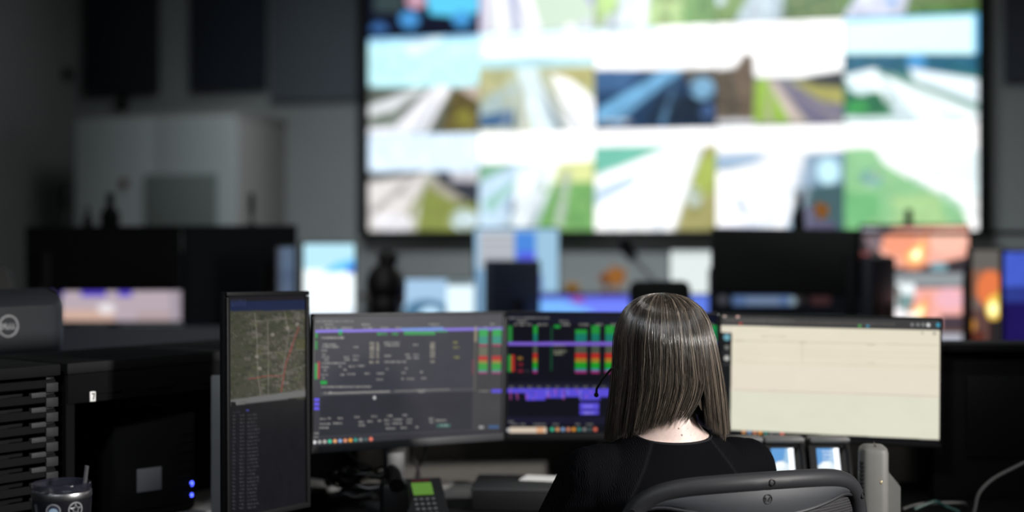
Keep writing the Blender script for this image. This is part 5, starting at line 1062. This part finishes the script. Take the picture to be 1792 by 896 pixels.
# neckline band
nkv = np.array([v for v in co_ if abs((v[2]-1.019)-.22*(v[1]+.03)) < .0008 and abs(v[0]) < .13])
if len(nkv) > 20:
    an = np.arctan2(nkv[:, 1]-.033, nkv[:, 0]); ring = []
    for k in range(44):
        a_ = -PI+2*PI*(k+.5)/44; sel = np.abs((an-a_+PI) % (2*PI)-PI) < .11
        if sel.any(): ring.append(Vector(nkv[sel].mean(0)))
    ring = [(ring[i-1]+ring[i]*2+ring[(i+1) % len(ring)])/4+Vector((0, 0, -.002)) for i in range(len(ring))]
    m_ = MB(); m_.tube(ring, .0030, 8, closed=True); m_.build('neckline_band', mat('black_binding', (.006, .006, .007), .8, spec=.1), woman)
# ---- trousers and shoes
mb = MB(); rings = [ering((0, cy), a+.009, b+.009, z, 2.25) for z, a, b, cy in TORSO if z < .55]; mb.loft(rings)
for s in (-1, 1): limb(mb, [(s*.090, .03, .505), (s*.115, .440, .515), (s*.120, .420, .13)], [.091, .065, .050])
tr_ = remeshed(mb, .007, 4); tr_.materials.append(mat('dark_denim', (.010, .011, .015), .85)); o = bpy.data.objects.new('trousers', tr_); COL.objects.link(o); o.parent = woman
for s in (-1, 1):
    m_ = MB(); rings = []
    for z_, q in ((.012, 1), (.035, 1.02), (.06, .9), (.085, .72), (.105, .55)):
        rings.append([Vector((s*.127+.046*q*math.cos(t), .47+.125*(q if math.sin(t) > 0 else min(1, q+.1))*math.sin(t)-(1-q)*.10, z_)) for t in [2*PI*k/28 for k in range(28)]])
    m_.loft(rings); m_.build('shoe', mat('black_leather', (.012, .012, .012), .4), woman)
# ---- hair: a scalp shell and about ten thousand combed strands
hd = Vector((0, HY_, 0)); RH = Matrix.Rotation(HYW, 4, 'Z').to_3x3()
ZT = 1.3005
# vertical profile: height -> width factor (side), depth factor (back)
PZ = np.array([0, .003, .008, .014, .030, .053, .087, .121, .165, .210, .255, .290]); PS = np.array([0, .27, .44, .55, .74, .87, .965, 1.01, 1.09, 1.18, 1.27, 1.32])
PB = np.array([0, .27, .44, .55, .74, .87, .97, 1.0, 1.00, .96, .92, .92])
A_S, A_B, A_F = .0985, .118, .104
s_arc = np.concatenate([[0], np.cumsum(np.hypot(np.diff(PZ), np.diff(PS)*.1))])
def env(th, arc, lay):
    """point of the hair envelope: th degrees from the back of the head (negative = her left)"""
    dz = np.interp(arc, s_arc, PZ); ps = np.interp(arc, s_arc, PS); pb = np.interp(arc, s_arc, PB)
    t = math.radians(th); c, s = math.cos(t), math.sin(t)
    b = A_B*pb if c > 0 else A_F*(pb if dz < .12 else ps)
    lean = .022*max(0, (dz-.09))/.2
    x = A_S*ps*s*lay; y = -b*c*lay
    return Vector((x, y-.004, ZT-dz-(1-lay)*.02)), lean
def arc_of(dz): return float(np.interp(dz, PZ, s_arc))
def hem(th):
    if th < 0: k = min(1, -th/105); y = .232+.058*k**1.25+(.016 if th < -88 else 0)*min(1, (-th-88)/15)
    else: k = min(1, th/26); y = .241+.032*k
    return y
def hair_world(th, arc, lay):
    p, lean = env(th, arc, lay); q = RH @ p
    # drift to the right and slightly out with falling length, as the hair hangs
    return Vector((q.x+lean*.9+.0, q.y+HY_, q.z))
mb = MB()
# shell
ths = np.linspace(-118, 118, 80); rows = []
for i in range(26):
    rows.append([hair_world(t+sweep if False else t, arc_of(min(hem(t)-.022, .001+(hem(t)-.022)*(i/25)**1.0)), .93) for t in ths])
nv = len(ths); vs = [p for r in rows for p in r]; fs = [[k*nv+i, k*nv+i+1, (k+1)*nv+i+1, (k+1)*nv+i] for k in range(25) for i in range(nv-1)]
# front cap over the crown
cap = [[hair_world(t, arc_of(.001+.036*(i/6)), .955) for t in np.linspace(118, 242, 26)] for i in range(7)]
o_ = len(vs); vs += [p for r in cap for p in r]; fs += [[o_+k*26+i, o_+k*26+i+1, o_+(k+1)*26+i+1, o_+(k+1)*26+i] for k in range(6) for i in range(25)]
NS = 9500; NP = 20
V = []; Fc = []; Cc = []
for p in vs: V.append(p[:])
Cc += [(.018, .013, .009)]*len(vs); Fc += fs
palette = [((.018, .0145, .0115), .40), ((.042, .034, .027), .24), ((.100, .081, .062), .22), ((.190, .158, .126), .14)]
clumps = [(random.uniform(-116, 116), random.random(), random.gauss(0, 1), random.gauss(0, 1), random.random()) for _ in range(420)]
clumps.sort()
for n_ in range(NS):
    ck = random.choice(clumps); fly = n_ % 90 == 0
    th0 = ck[0]+random.gauss(0, 1.6); th0 = max(-117, min(117, th0))
    lay = (.945+.055*ck[1]+random.uniform(-.02, .012)) if not fly else random.uniform(1.0, 1.03)
    start = random.uniform(.0004, .006) if random.random() < .75 else random.uniform(.006, .05)
    end = hem(th0)+random.gauss(-.002, .005)+(-.022 if random.random() < .12 else 0)+.004*ck[2]
    a0, a1 = arc_of(start), arc_of(end); rad = random.uniform(.00028, .00048)
    r_ = random.random(); acc = 0; shade = palette[0][0]
    r_ = min(.999, max(0, .55*ck[4]+.45*r_))
    for c_, w_ in palette:
        acc += w_
        if r_ < acc: shade = c_; break
    flick = 14*max(0, (-th0-75)/40) if th0 < -75 else 0
    ph = ck[3]*3; amp = .7+.6*random.random()
    pts = []
    for k in range(NP):
        t = k/(NP-1); arc = a0+(a1-a0)*t; dz = float(np.interp(arc, s_arc, PZ))
        th = th0+amp*math.sin(ph+dz*26)*min(1, dz/.08)*1.2
        low = max(0, (dz-.165)/.11)
        if th0 < 2: th -= (30*math.exp(th0/45.0))*low**1.5
        else: th += (-4 if th0 > 40 else 5*(1-th0/40))*low
        if flick: th -= 0; lay2 = .10*flick/14*max(0, low-.55)
        else: lay2 = 0
        p = hair_world(th, arc, lay+lay2-(.03*low**2 if abs(th0) > 20 else 0.0)+.0015*math.sin(dz*60+ph))
        pts.append(p)
    base_i = len(V)
    for k, p in enumerate(pts):
        tng = (pts[min(k+1, NP-1)]-pts[max(k-1, 0)]).normalized(); u = tng.cross(Vector((.3, 1, .1))).normalized(); w = tng.cross(u)
        rr_ = rad*(1 if k < NP-4 else (NP-k)/4.5)
        for q in range(3):
            a_ = 2*PI*q/3; V.append((p+u*(rr_*math.cos(a_))+w*(rr_*math.sin(a_)))[:]); Cc.append(shade)
    for k in range(NP-1):
        for q in range(3): Fc.append([base_i+3*k+q, base_i+3*k+(q+1) % 3, base_i+3*k+3+(q+1) % 3, base_i+3*k+3+q])
me = bpy.data.meshes.new('hair'); me.from_pydata(V, [], Fc)
ca = me.color_attributes.new('Col', 'FLOAT_COLOR', 'POINT'); ca.data.foreach_set('color', np.concatenate([np.array(Cc), np.ones((len(Cc), 1))], 1).astype(np.float32).ravel())
M_hair = attr_mat('hair_fibre', .26, .9); me.materials.append(M_hair); me.polygons.foreach_set('use_smooth', [True]*len(me.polygons))
o = bpy.data.objects.new('hair', me); COL.objects.link(o); o.parent = woman
# ---- headset
hs_ = thing('headset', 'black headset with a thin microphone boom at the woman\'s cheek', 'headset', (WX, WY, 0), WYW)
def hw(x, y, z): return HH_(x, y, z)
m_ = MB(); m_.tube([hw(-.088, -.010, 1.165), hw(-.094, .035, 1.150), hw(-.088, .075, 1.128), hw(-.080, .108, 1.104), hw(-.074, .118, 1.092)], [.0028, .0026, .0024, .0026, .003], 8); m_.build('microphone_boom', M_cable, hs_)
m_ = MB(); m_.ellipsoid(hw(-.073, .120, 1.090), (.0048, .006, .0048), 12); m_.build('microphone', M_blk, hs_)
m_ = MB(); m_.ellipsoid(hw(-.084, -.006, 1.168), (.009, .022, .024), 16, Matrix.Rotation(HYW, 4, 'Z')); m_.build('ear_cushion', M_blk, hs_)
# ================================================================== THE MESH TASK CHAIR
CYW = math.radians(20.5)
CD = 2.58; cx = at(1343, 826, CD)
fwd = Vector((-math.sin(CYW), math.cos(CYW), 0)); rgt = Vector((math.cos(CYW), math.sin(CYW), 0))
org = Vector((cx.x, CD, 0))+fwd*.27                  # column axis under the seat
ch = thing('office_chair', 'charcoal mesh task chair the woman sits in, empty backrest rim towards the camera', 'chair', org, CYW)
ch['label'] = 'charcoal mesh task chair under the woman, its curved backrest rim towards the camera'
ZTOP = cx.z
def wrap(u, z, lift=0.0):
    """point on the curved backrest surface: u across, z up; the sides wrap forward, the top leans back"""
    lean = -.27+.03*max(0, (ZTOP-z))/.5-.008*math.sin(PI*min(1, max(0, (ZTOP-z)/.5)))
    return Vector((u, lean+1.27*u*u+lift, z))
ZC = .715; RW = .252
def _rim_raw(a):
    s, c = math.sin(a), math.cos(a); hh = ZTOP-.0165-ZC
    if c >= 0: u = RW*math.copysign(abs(s)**.31, s); z = ZC+hh*abs(c)**.31-.30*u*u
    else: u = RW*math.copysign(abs(s)**.62, s); u *= 1-.20*(-c); z = ZC-hh*abs(c)**.70-.30*u*u
    return u, z
_raw = [_rim_raw(2*PI*k/6000) for k in range(6001)]
_len = np.concatenate([[0], np.cumsum([math.hypot(_raw[i+1][0]-_raw[i][0], _raw[i+1][1]-_raw[i][1]) for i in range(6000)])])
def rim(t):                                          # t 0..1 around, 0 = top centre, evenly spaced
    i = min(5999, int(np.searchsorted(_len, (t % 1)*_len[-1]))); return _raw[i]
m_ = MB(); N = 120
P = [wrap(*rim(k/N)) for k in range(N)]
rings = []
for k in range(N):
    p = P[k]; t = (P[(k+1) % N]-P[k-1]).normalized(); nrm = Vector((2.54*p.x*-1, 1, 0)).normalized(); w = t.cross(nrm).normalized()
    rings.append([p+w*(.0175*math.cos(q))+nrm*(.017*math.sin(q)) for q in [2*PI*j/16 for j in range(16)]])
rings.append(rings[0]); m_.loft(rings, cap=False); m_.build('back_frame', mat('graphite_plastic', (.0145, .015, .017), .5, spec=.2, bump=.12, bscale=1200), ch, smooth=60)
# upper band panel, lens shaped under the rim
us = np.linspace(-.222, .222, 41); ro = []
def top_z(u): return ZTOP-.030-.30*u*u-.05*max(0, (abs(u)-.175)/.05)**2*.35
def band_low(u): return top_z(u)-.004-.046*math.cos(min(1, abs(u)/.222)*PI/2)**.9
for sgn, dy in ((1, -.006), (1, .006)):
    ro.append(dy)
vs = []; 
for dy in ro:
    for u in us:
        for q in range(7):
            z = top_z(u)+.008+(band_low(u)-top_z(u)-.008)*q/6; vs.append(wrap(u, z, dy-.006*math.sin(PI*q/6)*(1 if dy < 0 else -1)))
n1 = len(us)*7; fs = []
for b0 in (0, n1):
    for i in range(len(us)-1):
        for q in range(6): a_ = b0+i*7+q; fs.append([a_, a_+1, a_+8, a_+7])
for i in range(len(us)-1):
    fs.append([i*7+6, n1+i*7+6, n1+i*7+13, i*7+13]); fs.append([i*7, i*7+7, n1+i*7+7, n1+i*7])
m_ = MB(); m_.add(vs, fs); band = m_.build('head_panel', mat('smoke_grey_plastic', (.030, .032, .036), .55, spec=.2), ch, smooth=60)
m_ = MB(); m_.tube([wrap(u, band_low(u)-.001, -.004) for u in us], .0042, 8); m_.build('panel_edge', MATS['graphite_plastic'], ch)
# round maker's emblem: ring with a blocky m
def emb(x, z): return wrap(-.006+x, top_z(0)-.017+z, -.0125)
m_ = MB(); m_.tube([emb(.0085*math.cos(2*PI*k/32), .0085*math.sin(2*PI*k/32)) for k in range(32)], .0007, 6, closed=True); em = m_.build('emblem_ring', MATS['graphite_plastic'], band)
m_ = MB()
for pl in ([(-.0055, -.004), (-.0055, .004), (-.0042, .004), (-.0006, -.0015), (-.0006, -.004)], [(.0055, -.004), (.0055, .004), (.0042, .004), (.0006, -.0015), (.0006, -.004)]):
    q = [emb(*p) for p in pl]; n = len(q); m_.add(q+[v+Vector((0, -.0008, 0)) for v in q], [list(range(n)), list(range(n, 2*n))[::-1]]+[[i, (i+1) % n, n+(i+1) % n, n+i] for i in range(n)])
m_.build('emblem_letter', MATS['graphite_plastic'], em, smooth=0)
# rim screws
for u in (-.238, 0.0, .236):
    z = ZTOP-.0165-.30*u*u-(0 if u == 0 else .034); nrm = Vector((-2.54*u, 1, 0)).normalized(); p = wrap(u*.985, z)-nrm*.0168
    Mx = nrm.to_track_quat('Z', 'Y').to_matrix().to_4x4()
    m_ = MB(); m_.lathe([(.0062, .004), (.0066, -.0008), (.0050, -.0014), (.0036, .003)], p, 20, M=Mx, cap=False); m_.build('screw', M_blk, ch)
# woven membrane inside the rim
M_mesh = bpy.data.materials.new('chair_mesh'); M_mesh.use_nodes = True; nt = M_mesh.node_tree; b_ = nt.nodes['Principled BSDF']; b_.inputs['Base Color'].default_value = (.02, .02, .022, 1); b_.inputs['Roughness'].default_value = .5
tc = nt.nodes.new('ShaderNodeTexCoord'); outs = []
for ax_, sc_ in (('X', 95), ('Z', 60)):
    w = nt.nodes.new('ShaderNodeTexWave'); w.bands_direction = ax_; w.inputs['Scale'].default_value = sc_; nt.links.new(tc.outputs['Object'], w.inputs['Vector'])
    g = nt.nodes.new('ShaderNodeMath'); g.operation = 'GREATER_THAN'; g.inputs[1].default_value = .38; nt.links.new(w.outputs['Fac'], g.inputs[0]); outs.append(g)
mxx = nt.nodes.new('ShaderNodeMath'); mxx.operation = 'MAXIMUM'; nt.links.new(outs[0].outputs[0], mxx.inputs[0]); nt.links.new(outs[1].outputs[0], mxx.inputs[1]); nt.links.new(mxx.outputs[0], b_.inputs['Alpha'])
m_ = MB(); R_ = []
for q in (.0, .25, .5, .75, .985):
    R_.append([wrap(rim(k/72)[0]*q, .715+(rim(k/72)[1]-.715)*q, .002) if q > 0 else wrap(rim(k/72)[0]*.01, .715+(rim(k/72)[1]-.715)*.01, .002) for k in range(72)])
m_.loft(R_, cap=False); m_.build('back_mesh', M_mesh, ch)
# seat, arms and base
m_ = MB(); sr = [(.245*math.copysign(abs(math.cos(t))**.6, math.cos(t)), .235*math.copysign(abs(math.sin(t))**.6, math.sin(t))) for t in [2*PI*k/60 for k in range(60)]]
def seat_z(x, y): return .378+.006*math.cos(x*7)
m_.tube([(x, y+.02, seat_z(x, y)-.012) for x, y in sr], .018, 10, closed=True); m_.build('seat_frame', MATS['graphite_plastic'], ch)
m_ = MB(); m_.loft([[Vector((x*q, y*q+.02, .366-.010*(1-q))) for x, y in sr] for q in (.02, .4, .7, .96)], cap=False); m_.build('seat_mesh', mat('black_weave', (.013, .013, .014), .7, bump=.5, bscale=800), ch)
for s in (-1, 1):
    m_ = MB(); m_.tube([(s*.13, -.12, .31), (s*.31, -.15, .35), (s*.325, -.14, .60)], [.018, .018, .016], 10); m_.build('arm_post', MATS['graphite_plastic'], ch)
    m_ = MB(); m_.box((s*.312, -.05, .622), (.085, .25, .032), .014, seg=4); m_.build('arm_pad', M_blk, ch)
m_ = MB(); m_.box((0, -.02, .29), (.20, .28, .075), .02); m_.tube([(0, -.10, .29), (0, -.27, .36), (0, -.275, .52)], [.035, .03, .02], 10); m_.build('tilt_mechanism', M_blk2, ch)
m_ = MB(); m_.tube([(-.17, -.225, .62), (-.08, -.27, .57), (0, -.28, .53), (.08, -.27, .57), (.17, -.225, .62)], .014, 10); m_.build('lumbar_bracket', M_blk2, ch)
m_ = MB(); m_.tube([(0, 0, .10), (0, 0, .27)], .025, 14); m_.build('gas_lift', M_blk2, ch)
for k in range(5):
    a = 2*PI*k/5+.3; m_ = MB(); m_.tube([(0, 0, .105), (.17*math.cos(a), .17*math.sin(a), .10), (.30*math.cos(a), .30*math.sin(a), .078)], [.032, .026, .018], 10); lg = m_.build('base_leg', MATS['graphite_plastic'], ch)
    w = MB(); w.lathe([(.012, -.02), (.030, -.018), (.030, .018), (.012, .02)], (.30*math.cos(a), .30*math.sin(a), .0305), 18, M=Matrix.Rotation(a, 4, 'Z') @ Matrix.Rotation(PI/2, 4, 'X')); w.build('caster', M_blk, lg)
# ================================================================== THE PERSON AT THE FAR DESK
pp = at(674, 480, 5.80)
far = thing('person', 'person at the far desk seen from behind, dark hair tied up, dark clothes', 'person', (pp.x, 5.80-.10, 0), math.radians(-6))
dz_ = (CAMZ-(482-HY)/FPX*5.80)-1.292
mb = MB(); body_parts(mb, 0.0); H2 = head_parts(mb, -.1)
for A, s in ((ARM_L, 1), (ARM_R, -1)):
    d = (Vector(A[2])-Vector(A[1])); d.z = -.02; hand(mb, Vector(A[2]), d, (0, 0, 1), s, curl=.15)
for s in (-1, 1):
    limb(mb, [(s*.090, .03, .505), (s*.115, .440, .515), (s*.120, .420, .11)], [.082, .056, .036]); limb(mb, [(s*.120, .42, .085), (s*.13, .56, .055)], [.036, .030])
sk = remeshed(mb, .006, 3); c2 = np.tile(np.array([.42, .27, .21, 1], np.float32), (len(sk.vertices), 1)); ca = sk.color_attributes.new('Col', 'FLOAT_COLOR', 'POINT'); ca.data.foreach_set('color', c2.ravel())
sk.materials.append(M_skin); o = bpy.data.objects.new('body', sk); COL.objects.link(o); o.parent = far
mb = MB(); body_parts(mb, .010, zt=1.05, armcut=.95); tp = remeshed(mb, .007, 3); tp.materials.append(mat('black_knit', (.008, .008, .009), .85)); o = bpy.data.objects.new('sweater', tp); COL.objects.link(o); o.parent = far
mb = MB(); mb.loft([ering((0, cy), a+.012, b+.012, z, 2.25) for z, a, b, cy in TORSO if z < .55])
for s in (-1, 1): limb(mb, [(s*.090, .03, .505), (s*.115, .440, .515), (s*.120, .420, .10)], [.092, .066, .052])
tp = remeshed(mb, .008, 3); tp.materials.append(MATS['dark_denim']); o = bpy.data.objects.new('trousers', tp); COL.objects.link(o); o.parent = far
mb = MB(); mb.ellipsoid((0, HY_-.018, 1.215), (.083, .098, .092), 24); mb.ellipsoid((0, HY_-.055, 1.135), (.066, .055, .075), 20); mb.ellipsoid((.012, HY_-.03, 1.325), (.046, .046, .036), 20)
hr = remeshed(mb, .006, 3); hr.materials.append(mat('dark_brown_hair', (.018, .013, .011), .5, noise=.3, nscale=200)); o = bpy.data.objects.new('hair', hr); COL.objects.link(o); o.parent = far
for s in (-1, 1):
    m_ = MB(); m_.loft([[Vector((s*.127+.046*q*math.cos(t), .49+.12*q*math.sin(t), z_)) for t in [2*PI*k/24 for k in range(24)]] for z_, q in ((.012, 1), (.04, 1), (.07, .8), (.10, .5))]); m_.build('shoe', M_blk, far)
fc = far_chair('office_chair', 'black office chair the dark-clothed far person sits in', (pp.x-.01, 5.70-.12), math.radians(-6), .93, .2, .1, .44, M_blk, headrest=False)
